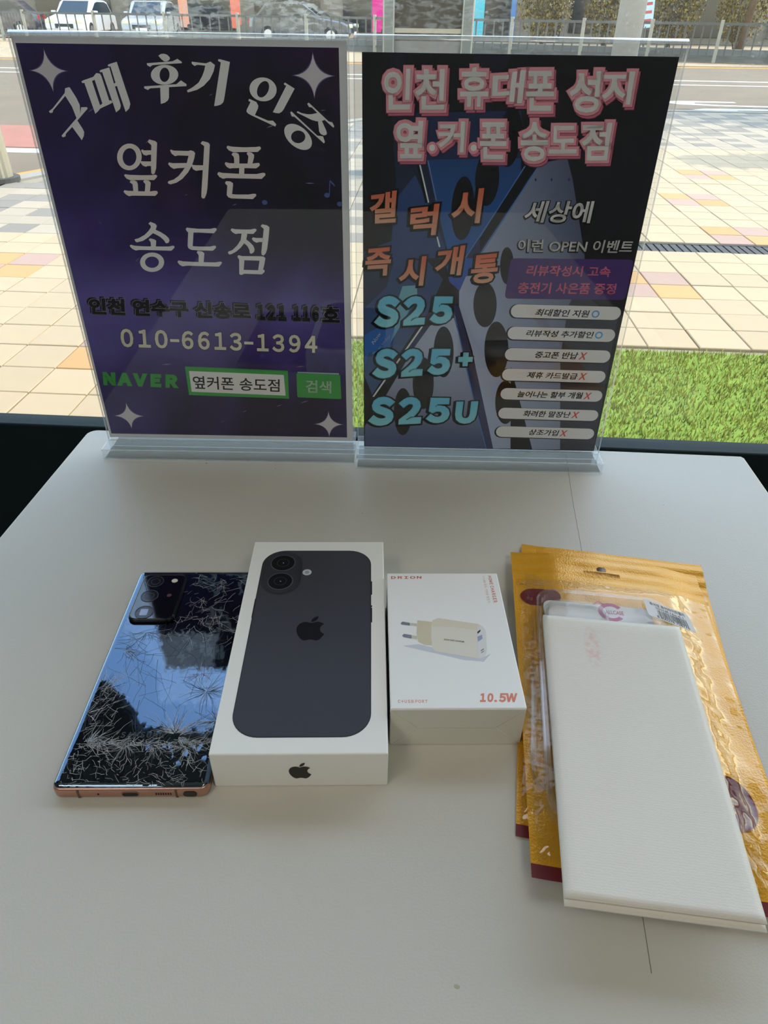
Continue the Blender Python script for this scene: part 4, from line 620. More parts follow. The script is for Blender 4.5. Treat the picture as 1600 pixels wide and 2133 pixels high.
ART = [["navy",[[17.11,286.42],[26.09,286.05],[34.83,253.84],[80.26,254.73],[93.93,287.33],[70.35,285.82],[74.25,254.61],[104.28,255.2],[107.67,227.54],[68.97,187.43],[55.85,160.83],[20.47,172.42],[22.77,213.13],[20.32,238.11]]],["steel",[[20.47,172.42],[22.27,200.01],[36.04,216.62],[46.76,196.49],[63.34,160.99],[0.36,159.65],[0.42,164.82]]],["steel",[[0.12,148.5],[22.68,161.53],[48.22,157.93],[59.54,145.51],[48.54,117.29],[32.82,93.56],[6.84,48.55],[0.0,66.49]]],["dim",[[0.13,149.91],[22.74,157.39],[17.23,138.85],[0.42,122.27]]],["cyan",[[29.5,139.84],[40.31,140.79],[40.98,132.07],[17.66,88.39],[6.17,84.89],[19.72,108.99]]],["royal",[[0.2,100.76],[8.5,105.64],[24.91,112.19],[19.94,89.25],[3.88,86.46],[0.3,72.38]]],["blue",[[42.95,227.49],[107.52,228.79],[108.91,217.45],[74.57,161.23],[63.34,160.99],[50.87,200.59]]],["blue2",[[58.51,166.77],[77.85,167.18],[96.76,149.16],[73.35,136.44],[64.4,143.92]]],["bluedark",[[34.83,253.84],[104.14,256.36],[107.6,228.16],[43.21,226.25]]],["white",[[38.46,223.33],[39.44,223.35],[46.64,199.17],[45.65,198.82]]],["white",[[52.62,177.34],[53.5,177.36],[56.31,168.89],[55.05,168.86]]],["black",[[36.88,222.98],[38.48,223.02],[45.65,198.82],[43.79,198.78]]],["lilac",[[44.07,225.64],[44.76,225.78],[51.94,200.61],[51.23,200.47]]],["lens",[[78.62,195.41],[78.54,190.66],[78.06,186.12],[77.19,182.01],[75.98,178.57],[74.47,175.97],[72.76,174.37],[70.93,173.87],[69.08,174.48],[67.31,176.18],[65.71,178.86],[64.37,182.38],[63.36,186.54],[62.72,191.11],[62.48,195.86],[62.65,200.55],[63.2,204.94],[64.12,208.83],[65.34,212.03],[66.8,214.41],[68.45,215.86],[70.19,216.32],[71.95,215.76],[73.65,214.22],[75.2,211.76],[76.53,208.48],[77.58,204.54],[78.29,200.11]]],["lens",[[94.17,214.83],[94.14,210.95],[93.69,207.25],[92.84,203.91],[91.63,201.12],[90.12,199.02],[88.38,197.74],[86.51,197.34],[84.6,197.84],[82.77,199.23],[81.1,201.42],[79.68,204.28],[78.58,207.67],[77.87,211.4],[77.55,215.29],[77.66,219.12],[78.17,222.71],[79.06,225.9],[80.28,228.53],[81.76,230.48],[83.44,231.67],[85.24,232.04],[87.06,231.57],[88.83,230.29],[90.46,228.25],[91.88,225.55],[93.0,222.31],[93.78,218.68]]],["lens",[[106.06,240.32],[105.89,236.3],[105.35,232.47],[104.45,229.03],[103.24,226.17],[101.79,224.05],[100.16,222.78],[98.45,222.43],[96.74,223.03],[95.13,224.54],[93.71,226.88],[92.53,229.91],[91.68,233.47],[91.17,237.37],[91.04,241.41],[91.29,245.38],[91.89,249.08],[92.82,252.35],[94.02,255.03],[95.44,256.99],[97.01,258.16],[98.64,258.47],[100.27,257.92],[101.83,256.54],[103.22,254.37],[104.4,251.52],[105.29,248.12],[105.86,244.33]]],["band",[[108.8,218.41],[114.66,227.06],[116.16,215.67],[110.02,208.41],[84.3,161.43],[73.82,161.21]]],["edge",[[108.76,218.73],[114.6,227.56],[114.96,226.94],[109.2,217.97],[75.47,161.25],[74.2,161.22]]],["edge",[[102.35,200.98],[102.81,200.66],[92.8,181.69],[92.18,182.03]]],["silver",[[120.54,224.98],[138.8,228.83],[144.98,214.85],[162.17,164.41],[172.71,131.96],[195.76,117.69],[196.12,101.4],[198.7,1.5],[146.16,0.22],[99.09,130.35],[96.92,152.07],[85.68,162.78],[85.52,164.58]]],["silver",[[76.59,148.02],[84.28,150.31],[100.48,172.68],[107.43,172.83],[127.16,0.67],[110.46,0.26],[86.37,89.95],[73.17,125.37],[72.4,136.42]]],["silverdark",[[162.17,164.41],[172.71,131.96],[195.76,117.69],[196.12,101.4],[205.26,1.66],[170.25,0.81],[156.94,85.76],[156.31,126.73],[162.59,146.04]]],["edge",[[120.54,224.98],[121.68,225.39],[86.48,164.15],[85.56,164.13]]],["black",[[119.68,224.96],[114.59,224.47],[110.84,223.62],[84.43,176.93],[85.36,166.36]]],["edge",[[110.46,223.22],[111.46,223.48],[84.53,175.89],[84.42,177.11]]],["lens",[[111.38,156.52],[111.6,153.5],[111.56,150.61],[111.25,147.99],[110.68,145.79],[109.89,144.12],[108.91,143.07],[107.79,142.69],[106.6,143.02],[105.39,144.02],[104.23,145.65],[103.18,147.82],[102.29,150.41],[101.6,153.29],[101.16,156.3],[100.97,159.3],[101.05,162.14],[101.38,164.67],[101.96,166.78],[102.75,168.37],[103.71,169.36],[104.79,169.71],[105.95,169.41],[107.12,168.46],[108.26,166.91],[109.3,164.84],[110.2,162.33],[110.9,159.51]]],["lens",[[101.81,127.11],[101.98,123.21],[101.7,119.46],[100.96,116.05],[99.81,113.18],[98.3,110.99],[96.51,109.61],[94.52,109.11],[92.45,109.52],[90.41,110.81],[88.5,112.93],[86.82,115.74],[85.46,119.1],[84.49,122.82],[83.94,126.72],[83.84,130.6],[84.2,134.26],[84.98,137.53],[86.14,140.25],[87.63,142.3],[89.38,143.59],[91.29,144.05],[93.28,143.67],[95.25,142.47],[97.12,140.49],[98.78,137.83],[100.16,134.61],[101.19,130.98]]],["lens",[[114.85,91.4],[115.2,86.18],[115.05,81.16],[114.4,76.59],[113.29,72.74],[111.76,69.8],[109.89,67.94],[107.78,67.28],[105.55,67.84],[103.31,69.6],[101.19,72.46],[99.29,76.25],[97.72,80.76],[96.54,85.75],[95.82,90.97],[95.58,96.13],[95.83,100.99],[96.55,105.32],[97.69,108.92],[99.2,111.63],[101.0,113.32],[103.01,113.92],[105.13,113.41],[107.27,111.81],[109.33,109.18],[111.2,105.65],[112.79,101.37],[114.03,96.55]]],["lens",[[126.06,45.16],[126.38,40.71],[126.26,36.43],[125.7,32.55],[124.73,29.27],[123.39,26.78],[121.76,25.2],[119.91,24.64],[117.95,25.11],[115.98,26.6],[114.1,29.02],[112.42,32.23],[111.01,36.07],[109.95,40.32],[109.29,44.77],[109.05,49.19],[109.24,53.36],[109.85,57.08],[110.84,60.17],[112.16,62.5],[113.75,63.96],[115.53,64.48],[117.41,64.05],[119.31,62.67],[121.13,60.41],[122.8,57.38],[124.22,53.71],[125.33,49.57]]],["silver2",[[51.85,109.7],[70.11,116.25],[78.68,90.58],[90.68,46.99],[105.91,-0.33],[0.17,0.49],[0.62,22.25],[17.99,48.81],[40.47,92.13]]],["band",[[69.41,126.78],[73.17,125.37],[84.84,89.91],[91.88,70.29],[112.18,-0.18],[105.91,-0.33],[90.68,46.99],[78.68,90.58],[69.26,117.75]]],["edge",[[70.0,117.77],[70.74,117.78],[91.48,47.01],[106.49,-0.32],[105.66,-0.34],[90.52,46.98]]],["black",[[46.38,115.72],[51.85,109.7],[40.47,92.13],[17.99,48.81],[0.6,20.4],[0.4,42.21],[6.84,49.43],[32.82,93.56]]],["white",[[45.85,110.34],[47.34,110.38],[8.43,47.71],[6.83,47.67]]],["band",[[47.37,109.6],[51.85,109.7],[39.0,90.49],[34.45,89.58]]],["lens",[[71.57,88.4],[71.69,83.6],[71.39,78.99],[70.69,74.81],[69.62,71.28],[68.24,68.59],[66.6,66.89],[64.81,66.29],[62.95,66.81],[61.13,68.42],[59.44,71.04],[57.97,74.52],[56.79,78.66],[55.96,83.25],[55.53,88.03],[55.5,92.78],[55.86,97.26],[56.61,101.25],[57.69,104.56],[59.05,107.06],[60.63,108.61],[62.35,109.16],[64.12,108.69],[65.88,107.21],[67.52,104.78],[68.98,101.53],[70.18,97.58],[71.06,93.14]]],["lens",[[57.24,61.0],[57.28,55.82],[56.88,50.84],[56.05,46.32],[54.83,42.5],[53.29,39.59],[51.49,37.76],[49.55,37.11],[47.55,37.67],[45.61,39.41],[43.83,42.24],[42.31,46.0],[41.12,50.48],[40.32,55.43],[39.94,60.6],[39.99,65.72],[40.47,70.55],[41.35,74.85],[42.58,78.42],[44.09,81.11],[45.82,82.79],[47.68,83.38],[49.58,82.87],[51.44,81.28],[53.17,78.67],[54.68,75.16],[55.9,70.91],[56.77,66.11]]],["lens",[[40.35,34.63],[40.31,29.68],[39.88,24.92],[39.08,20.6],[37.95,16.95],[36.54,14.17],[34.93,12.43],[33.19,11.8],[31.43,12.34],[29.74,14.01],[28.2,16.72],[26.9,20.31],[25.91,24.58],[25.26,29.32],[24.99,34.27],[25.11,39.18],[25.6,43.81],[26.43,47.93],[27.57,51.36],[28.95,53.93],[30.51,55.54],[32.17,56.11],[33.85,55.62],[35.48,54.09],[36.98,51.58],[38.27,48.21],[39.3,44.13],[40.0,39.53]]],["dots",[[119.93,214.9],[119.95,214.69],[119.93,214.49],[119.88,214.31],[119.8,214.15],[119.71,214.04],[119.59,213.96],[119.45,213.94],[119.32,213.96],[119.18,214.03],[119.05,214.14],[118.93,214.29],[118.83,214.47],[118.76,214.67],[118.72,214.88],[118.71,215.09],[118.72,215.29],[118.77,215.47],[118.85,215.63],[118.95,215.74],[119.07,215.82],[119.2,215.84],[119.33,215.82],[119.47,215.75],[119.6,215.64],[119.72,215.49],[119.82,215.32],[119.89,215.11]]],["dots",[[130.85,215.12],[130.87,214.91],[130.85,214.71],[130.81,214.53],[130.73,214.37],[130.64,214.26],[130.52,214.19],[130.39,214.16],[130.25,214.18],[130.11,214.25],[129.98,214.36],[129.86,214.51],[129.76,214.69],[129.68,214.89],[129.64,215.1],[129.62,215.31],[129.64,215.51],[129.68,215.7],[129.76,215.85],[129.85,215.96],[129.97,216.04],[130.1,216.06],[130.24,216.04],[130.38,215.97],[130.51,215.86],[130.63,215.72],[130.73,215.54],[130.8,215.34]]],["dots",[[142.89,215.37],[142.91,215.16],[142.9,214.95],[142.86,214.77],[142.79,214.62],[142.69,214.5],[142.57,214.43],[142.44,214.4],[142.3,214.42],[142.16,214.49],[142.03,214.6],[141.91,214.75],[141.81,214.93],[141.73,215.13],[141.68,215.34],[141.66,215.56],[141.67,215.76],[141.71,215.94],[141.79,216.09],[141.88,216.21],[142.0,216.28],[142.13,216.31],[142.27,216.29],[142.41,216.22],[142.54,216.11],[142.66,215.96],[142.76,215.78],[142.84,215.58]]]]
CHD = {"drion":[[2.57,103.52],[21.76,103.65],[21.64,101.18],[2.55,100.87]],"home":[[63.95,103.87],[65.95,103.9],[66.42,79.58],[64.01,79.1]],"cusb":[[60.42,103.81],[61.75,103.83],[62.17,79.53],[60.33,79.06]],"watt":[[47.22,10.46],[66.71,10.34],[65.43,4.44],[46.23,4.58]],"port":[[3.95,6.3],[19.25,6.19],[19.14,4.14],[3.92,4.26]],"plug":[[17.15,64.26],[26.09,62.81],[24.06,44.13],[19.78,44.89],[16.71,47.21],[16.14,54.36]],"plugshade":[[16.21,63.41],[17.15,64.26],[17.26,46.43],[16.2,48.78]],"body":[[25.07,60.96],[26.18,64.32],[29.32,66.04],[52.5,61.14],[54.97,59.07],[56.0,55.37],[54.95,41.88],[54.05,38.06],[52.27,35.43],[50.11,34.16],[26.35,39.55],[24.49,41.82],[24.14,50.39]],"top":[[25.07,60.96],[26.18,64.32],[29.32,66.04],[52.5,61.14],[51.0,56.16],[37.77,58.55],[25.87,59.31]],"face":[[51.3,56.16],[53.16,59.06],[54.92,58.65],[55.78,54.55],[54.84,41.88],[53.76,38.06],[51.99,35.43],[50.15,34.46],[49.42,40.34]],"prong1":[[12.28,62.13],[16.74,61.57],[16.64,59.25],[12.22,60.22]],"tip1":[[7.21,61.68],[8.25,63.18],[12.58,62.13],[12.5,59.89],[7.78,60.68]],"prong2":[[12.84,52.33],[16.32,51.55],[16.21,48.94],[12.76,49.95]],"tip2":[[7.76,51.91],[8.78,53.28],[13.13,52.34],[13.04,49.56],[8.43,50.72]],"usb":[[50.68,50.89],[53.55,52.51],[53.44,49.31],[50.5,46.93]],"usbc":[[50.99,54.53],[53.03,56.58],[53.12,55.35],[51.23,53.07]],"mark":[[51.16,40.34],[53.09,41.87],[53.3,41.26],[51.35,39.58]],"mark2":[[51.26,38.82],[53.19,40.34],[53.3,39.88],[51.48,38.29]],"ftext":[[31.57,49.47],[42.93,47.45],[42.82,46.35],[31.47,48.2]],"shadow":[[7.69,44.09],[16.92,45.27],[24.83,42.59],[50.11,34.16],[56.65,38.06],[51.85,32.09],[40.66,33.57],[26.82,38.04]]}

# ================================================================== TABLE
m_table = mat('table_laminate', srgb(202, 199, 188), 0.42, spec=0.4, noise=0.025, nscale=3.0, bump=0.12, bscale=900)
m_leg = mat('table_leg', srgb(200, 200, 196), 0.4, metal=0.3)
TX0, TX1, TY0, TY1 = -0.3045, 0.2920, -0.42, 0.5535
tb = tag(empty('display_table', (0, 0, 0)), 'off-white laminate display table pushed up to the window', 'table')
o = prism('table_top', [[(TX1 * 1000, TY0 * 1000), (TX1 * 1000, TY1 * 1000 - 3), (TX1 * 1000 - 2, TY1 * 1000)] + [(x, y) for x, y in rrect(TX0 * 1000, TY0 * 1000, TX1 * 1000, TY1 * 1000, 9, 5) if x < 0]], -0.028, 0.0, m_table, tb)
bm = bmesh.new(); bm.from_mesh(o.data); bmesh.ops.remove_doubles(bm, verts=bm.verts, dist=1e-6)
bmesh.ops.bevel(bm, geom=[e for e in bm.edges if len(e.link_faces) == 2 and abs(e.calc_face_angle(0)) > 1.2], offset=0.0012, segments=2, affect='EDGES', profile=0.5); bm.to_mesh(o.data); bm.free()
for x in (TX0 + 0.04, TX1 - 0.04):
    for y in (TY0 + 0.04, TY1 - 0.04): box('leg', x - 0.02, x + 0.02, y - 0.02, y + 0.02, ZF, -0.028, m_leg, tb, bev=0.003)
for y in (TY0 + 0.04, TY1 - 0.04): box('apron', TX0 + 0.06, TX1 - 0.06, y - 0.01, y + 0.01, -0.09, -0.028, m_leg, tb)
for x in (TX0 + 0.04, TX1 - 0.04): box('apron', x - 0.01, x + 0.01, TY0 + 0.06, TY1 - 0.06, -0.09, -0.028, m_leg, tb)
m_line = mat('seam_dark', srgb(112, 110, 104), 0.8)
sp = [(130.6 + (y - 508.9) * 0.0657 + 0.25 * math.sin(y * 0.05), y) for y in range(128, 552, 12)]
prism('seam', [[(x - 0.16, y) for x, y in sp] + [(x + 0.16, y) for x, y in reversed(sp)]], -0.0002, 0.00004, m_line, tb)
for k, (x, y, r_) in enumerate(((-180.8, 503.3, 0.9), (-120, 500, 0.5), (-60, 497, 0.45), (26, 118, 1.3), (-60, 398, 0.5), (120, 380, 0.5), (-195, 440, 0.35), (200, 470, 0.4), (-72, 412, 0.35), (-40, 440, 0.4))):
    prism('speck', [ring(x, y, r_, r_ * 0.6, 8, k)], 0, 0.0001, m_line if k not in (3,) else mat('speck_pale', srgb(176, 170, 150), 0.8), tb)

# ================================================================== SIGN HOLDERS AND POSTERS
m_acr = clear('acrylic', tint=(0.985, 0.99, 0.99), ior=1.49, rough=0.015)
m_acrb = clear('acrylic_base', tint=(0.98, 0.99, 0.99), ior=1.49, haze=0.015, rough=0.02, boost=1.0, hazecol=(0.92, 0.95, 0.97))
m_acre = clear('acrylic_edge', tint=(0.98, 0.99, 0.99), ior=1.49, haze=0.22, rough=0.08, boost=2.0)
def holder(loc, yaw, w, h, label):
    t = tag(empty('sign_holder', loc, (0, 0, yaw)), label, 'sign holder', 'acrylic sign holders')
    # front and back sheet, folded over at the top, standing in a block foot
    box('front_sheet', 0, w, -0.0034, -0.0016, 0.0105, h - 0.001, m_acr, t)
    box('back_sheet', 0, w, 0.0016, 0.0034, 0.0105, h - 0.001, m_acr, t)
    bm = bmesh.new(); n = 6; rows = []
    for k in range(n + 1):
        a = math.pi * k / n; y, z = -0.0034 * math.cos(a), h - 0.001 + 0.0034 * math.sin(a) * 0.8
        rows.append([bm.verts.new((0, y, z)), bm.verts.new((w, y, z))])
    for a, b in zip(rows[:-1], rows[1:]): bm.faces.new((a[0], a[1], b[1], b[0]))
    bm.faces.new([r[0] for r in rows]); bm.faces.new([r[1] for r in reversed(rows)])
    bm_obj('top_fold', bm, m_acre, t, smooth=True)
    for x in (0, w): box('side_edge', x - 0.0003, x + 0.0003, -0.0034, -0.0016, 0.0105, h, m_acre, t)
    f = -0.001
    box('foot_front', f, w - f, -0.020, -0.0034, 0.0, 0.010, m_acrb, t, bev=0.0007)
    box('foot_back', f, w - f, 0.0034, 0.020, 0.0, 0.010, m_acrb, t, bev=0.0007)
    box('foot_core', f, w - f, -0.0033, 0.0033, 0.0, 0.0102, m_acrb, t)
    for z_ in (0.0004, 0.0086): box('foot_edge', f, w - f, -0.0204, -0.0200, z_, z_ + 0.0011, m_acre, t)  # added strips, the bright edge lines put into their milky material
    box('foot_edge', f, w - f, -0.0046, -0.0034, 0.0100, 0.0106, m_acre, t)
    return t
SL = ((-0.2711, 0.5225, 0.0), R(2.75)); SR = ((-0.0508, 0.5250, 0.0), R(2.35))
holder(*SL, 0.2164, 0.3051, 'clear acrylic sign holder with a folded top, holding the purple poster')
holder(*SR, 0.2084, 0.3057, 'clear acrylic sign holder with a folded top, holding the black phone poster')

def poster(S, x, z, w, h, paper, label):
    (lx, ly, lz), yaw = S
    t = tag(empty('poster', (lx + math.cos(yaw) * x, ly + math.sin(yaw) * x, z), (R(90), 0, yaw)), label, 'poster')
    return t
def inkcol(r, g, b): return tuple(min(0.93, c * 1.5) for c in srgb(r, g, b))      # inks brightened in place of the light that the posters lack
def pm(name, r, g, b, rough=0.62): return mat('print_' + name, inkcol(r, g, b) if max(r, g, b) > 45 else srgb(r, g, b), rough, spec=0.3)

# ---- left poster: purple night-sky print with a white margin
PL = poster(SL, 0.0, 0.0, 0, 0, None, 'purple poster with white lettering and a phone number, left one')
box('paper', 0.0005, 0.2152, 0.0112, 0.3035, -0.0004, 0.0004, pm('paper', 196, 198, 202), PL)
LP = (PL, (0.0025, 0.0148, 0.00045))
def nebula():
    m = mat('print_nebula', srgb(30, 26, 58), 0.6, spec=0.3); nt = m.node_tree; N = nt.nodes.new; L = nt.links.new; b = nt.nodes['Principled BSDF']
    tc = N('ShaderNodeTexCoord'); n = N('ShaderNodeTexNoise'); n.inputs['Scale'].default_value = 7; n.inputs['Detail'].default_value = 5; n.inputs['Distortion'].default_value = 0.8; L(tc.outputs['Object'], n.inputs['Vector'])
    sx = N('ShaderNodeSeparateXYZ'); L(tc.outputs['Object'], sx.inputs[0])
    # lighter violet below the middle, black towards the lower right and the right of the middle
    yb = N('ShaderNodeValToRGB'); mr = N('ShaderNodeMapRange'); mr.inputs[2].default_value = 0.285; L(sx.outputs[1], mr.inputs[0]); L(mr.outputs[0], yb.inputs[0])
    e = yb.color_ramp.elements; e[0].position = 0.0; e[0].color = (0.42,) * 3 + (1,); e[1].position = 1.0; e[1].color = (0.30,) * 3 + (1,)
    for p, c in ((0.12, 0.40), (0.3, 0.62), (0.42, 0.72), (0.55, 0.42), (0.7, 0.26)): q = e.new(p); q.color = (c, c, c, 1)
    dk = N('ShaderNodeMapRange'); dk.inputs[1].default_value = 0.10; dk.inputs[2].default_value = 0.30; dk.inputs[4].default_value = -0.25
    xa = N('ShaderNodeMath'); xa.operation = 'SUBTRACT'; L(sx.outputs[0], xa.inputs[0]); 
    ya = N('ShaderNodeMath'); ya.operation = 'ABSOLUTE'; yc = N('ShaderNodeMath'); yc.operation = 'SUBTRACT'; yc.inputs[1].default_value = 0.135; L(sx.outputs[1], yc.inputs[0]); L(yc.outputs[0], ya.inputs[0])
    xa.operation = 'ADD'; ys = N('ShaderNodeMath'); ys.operation = 'MULTIPLY'; ys.inputs[1].default_value = 0.55; L(ya.outputs[0], ys.inputs[0]); L(ys.outputs[0], xa.inputs[1]); L(xa.outputs[0], dk.inputs[0])
    a1 = N('ShaderNodeMath'); a1.operation = 'ADD'; L(yb.outputs[0], a1.inputs[0]); L(dk.outputs[0], a1.inputs[1])
    nm = N('ShaderNodeMapRange'); nm.inputs[1].default_value = 0.3; nm.inputs[2].default_value = 0.7; nm.inputs[3].default_value = -0.2; nm.inputs[4].default_value = 0.2; L(n.outputs[0], nm.inputs[0])
    a2 = N('ShaderNodeMath'); a2.operation = 'ADD'; L(a1.outputs[0], a2.inputs[0]); L(nm.outputs[0], a2.inputs[1])
    cr = N('ShaderNodeValToRGB'); L(a2.outputs[0], cr.inputs[0]); e = cr.color_ramp.elements
    e[0].position = 0.0; e[0].color = (*srgb(22, 20, 30), 1); e[1].position = 1.0; e[1].color = (*srgb(124, 112, 196), 1)
    for p, c in ((0.2, srgb(38, 28, 66)), (0.42, srgb(68, 55, 124)), (0.7, srgb(104, 94, 172))): q = e.new(p); q.color = (*c, 1)
    mg = N('ShaderNodeTexNoise'); mg.inputs['Scale'].default_value = 16; L(tc.outputs['Object'], mg.inputs['Vector']); mgr = N('ShaderNodeMapRange'); mgr.inputs[1].default_value = 0.58; mgr.inputs[2].default_value = 0.8; mgr.inputs[4].default_value = 0.5; L(mg.outputs[0], mgr.inputs[0])
    mx = N('ShaderNodeMix'); mx.data_type = 'RGBA'; L(mgr.outputs[0], mx.inputs[0]); L(cr.outputs[0], mx.inputs[6]); mx.inputs[7].default_value = (*srgb(86, 40, 92), 1)
    L(mx.outputs[2], b.inputs['Base Color']); return m
flat('background_print', [[[(0, 0), (207.5, 0), (207.5, 285), (0, 285)]]], nebula(), LP, 0.0)
w1 = pm('white', 205, 206, 208); w2 = pm('cream', 214, 204, 184)
for nm in ('gu', 'mae', 'hu', 'gi', 'in', 'jeung'): flat('headline_letter', GLYPHS[nm], w1, LP, 0.00012)
for nm in ('yeop', 'keo', 'pon'): flat('name_letter', GLYPHS[nm], pm('white_warm', 208, 200, 196), LP, 0.00012)
for nm in ('song', 'do', 'jeom'): flat('place_letter', GLYPHS[nm], w1, LP, 0.00012)
def star(cx, cy, rx, ry):
    p = []
    for k in range(4):
        a0, a1 = k * math.pi / 2, (k + 1) * math.pi / 2
        t0 = (math.cos(a0), math.sin(a0)); t1 = (math.cos(a1), math.sin(a1))
        for i in range(7):
            s = i / 7; q = 0.10
            x = (1 - s) ** 2 * t0[0] + 2 * s * (1 - s) * q * (t0[0] + t1[0]) + s * s * t1[0]; y = (1 - s) ** 2 * t0[1] + 2 * s * (1 - s) * q * (t0[1] + t1[1]) + s * s * t1[1]
            p.append((cx + x * rx, cy + y * ry))
    return p
for i, (cx, cy) in enumerate(LQ['stars']):
    rx = (LQ['starx'][2 * i + 1][0] - LQ['starx'][2 * i][0]) / 2; ry = (LQ['stary'][2 * i][1] - LQ['stary'][2 * i + 1][1]) / 2
    flat('star', [[star(cx, cy, rx * 1.15, ry * 1.1)]], pm('star_glow', 92, 82, 132), LP, 0.00006); flat('star', [[star(cx, cy, rx, ry)]], pm('star', 188, 186, 190), LP, 0.00012)
for x, y, l, a in ((40, 248, 5, .5), (150, 262, 4, .3), (122, 258, 3, .4), (160, 240, 6, .3), (185, 205, 7, .0), (60, 205, 4, .6), (30, 176, 3, -1), (140, 226, 4, .2), (52, 150, 5, .7), (24, 120, 5, -1.1), (150, 30, 6, .4), (120, 24, 5, .4), (172, 34, 8, .35), (90, 40, 7, .1), (60, 66, 9, .1), (170, 66, 8, .1), (100, 14, 3, 0), (130, 190, 4, .3), (75, 230, 5, .7), (96, 196, 3, .4), (196, 250, 4, .1)):
    c, s = math.cos(a) * l / 2, math.sin(a) * l / 2
    flat('light_streak', [[[(x - c, y - s), (x + s * 0.08, y - c * 0.08 - 0.05), (x + c, y + s), (x - s * 0.08, y + c * 0.08 + 0.05)]]], pm('streak', 128, 112, 158), LP, 0.00008)
nq = LQ['notes']; m_note = pm('note_blue', 70, 86, 140)
for x, y in (nq[0], nq[1], nq[2]): flat('music_note', [[ring(x, y, 2.0, 1.6, 14)]], m_note, LP, 0.0001)
flat('music_note', [[[(nq[1][0] + 1.4, nq[1][1]), (nq[1][0] + 2.0, nq[1][1]), (nq[1][0] + 2.6, nq[1][1] + 8.5), (nq[1][0] + 6, nq[1][1] + 5.5), (nq[1][0] + 5.5, nq[1][1] + 7.2), (nq[1][0] + 2.6, nq[1][1] + 10), (nq[1][0] + 2.0, nq[1][1] + 9)]]], m_note, LP, 0.0001)
blk = pm('black', 24, 24, 28)
def cut(q, s0, s1):
    a = [Vector(p) for p in q]; return [tuple(a[0].lerp(a[1], s0)), tuple(a[0].lerp(a[1], s1)), tuple(a[3].lerp(a[2], s1)), tuple(a[3].lerp(a[2], s0))]
for s_, t0, t1, sp_ in (('인천 연수구 신송로', 0.0, 0.645, 1.0), (fw('121'), 0.667, 0.787, 0.66), (fw('116'), 0.812, 0.918, 0.66), ('호', 0.926, 1.0, 1.0)):
    q_ = cut(LQ['addr'], t0, t1)
    txt('address_outline', s_, q_, pm('outline', 150, 148, 166), LP, 0.00014, 0.05 if sp_ == 1.0 else 0.08, 0.018, sp=sp_)
    txt('address_shadow', s_, q_, pm('shadow', 22, 20, 40), LP, 0.0001, 0.05 if sp_ == 1.0 else 0.08, 0.012, dx=-1.1, dy=1.1, sp=sp_)
    txt('address_text', s_, q_, blk, LP, 0.00018, 0.05 if sp_ == 1.0 else 0.08, sp=sp_)
for s_, t0, t1 in (('010', 0.0, 0.240), ('6613', 0.310, 0.616), ('1394', 0.692, 1.0)):
    txt('phone_shadow', fw(s_), cut(LQ['tel'], t0, t1), pm('shadow', 22, 20, 40), LP, 0.0001, 0.035, 0.014, sp=0.62); txt('phone_text', fw(s_), cut(LQ['tel'], t0, t1), w2, LP, 0.00014, 0.035, sp=0.62)
for t0 in (0.252, 0.628):
    a_ = [Vector(p) for p in cut(LQ['tel'], t0, t0 + 0.046)]; flat('phone_dash', [[[tuple(a_[3].lerp(a_[0], 0.38)), tuple(a_[2].lerp(a_[1], 0.38)), tuple(a_[2].lerp(a_[1], 0.53)), tuple(a_[3].lerp(a_[0], 0.53))]]], w2, LP, 0.00014)
gr = pm('green', 58, 146, 66)
txt('search_logo', fw('NAVER'), LQ['naver'], pm('green_logo', 48, 140, 60), LP, 0.00012, 0.10, sp=0.9)
flat('search_frame', [[LQ['box'][::-1]]], gr, LP, 0.0001); flat('search_field', [[LQ['boxin'][::-1]]], pm('field', 208, 208, 214), LP, 0.00016)
txt('search_text', '옆커폰 송도점', LQ['boxtext'], blk, LP, 0.0002, 0.012)
flat('search_button', [[rquad(LQ['btn'], 1.5)[::-1]]], gr, LP, 0.0001); b0, b1 = LQ['btn'][0], LQ['btn'][1]
flat('button_glint', [[[(b0[0] + 1, b0[1] + 0.2), (b1[0] - 1, b1[1] + 0.2), (b1[0] - 1, b1[1] + 1.3), (b0[0] + 1, b0[1] + 1.0)]]], pm('glint', 150, 160, 190), LP, 0.00012)
txt('button_text', '검색', LQ['btntext'], pm('button_white', 170, 196, 176), LP, 0.00016, 0.02)

# ---- right poster: black print with tilted phones
PR = poster(SR, 0.0, 0.0, 0, 0, None, 'black poster with tilted blue phones and pink outlined lettering, right one')
box('paper', 0.0050, 0.2050, 0.0108, 0.2980, -0.0004, 0.0004, pm('paper_dark', 40, 40, 46), PR)
RP = (PR, (0.0053, 0.0110, 0.00045))
flat('background_print', [[[(0, 0), (199.5, 0), (199.5, 286.5), (0, 286.5)]]], pm('night', 27, 28, 32), RP, 0.0)
def grad(name, c0, c1, dirx, diry, lo, hi):
    m = mat('print_' + name, c0, 0.6, spec=0.3); nt = m.node_tree; N = nt.nodes.new; L = nt.links.new; b = nt.nodes['Principled BSDF']
    c0, c1 = (tuple(min(0.93, c * 1.5) for c in q) for q in (c0, c1)); tc = N('ShaderNodeTexCoord'); dp = N('ShaderNodeVectorMath'); dp.operation = 'DOT_PRODUCT'; dp.inputs[1].default_value = (dirx, diry, 0); L(tc.outputs['Object'], dp.inputs[0])  # gradient inks brightened like the flat ones
    mr = N('ShaderNodeMapRange'); mr.inputs[1].default_value = lo; mr.inputs[2].default_value = hi; L(dp.outputs['Value'], mr.inputs[0])
    mx = N('ShaderNodeMix'); mx.data_type = 'RGBA'; L(mr.outputs[0], mx.inputs[0]); mx.inputs[6].default_value = (*c0, 1); mx.inputs[7].default_value = (*c1, 1); L(mx.outputs[2], b.inputs['Base Color']); return m
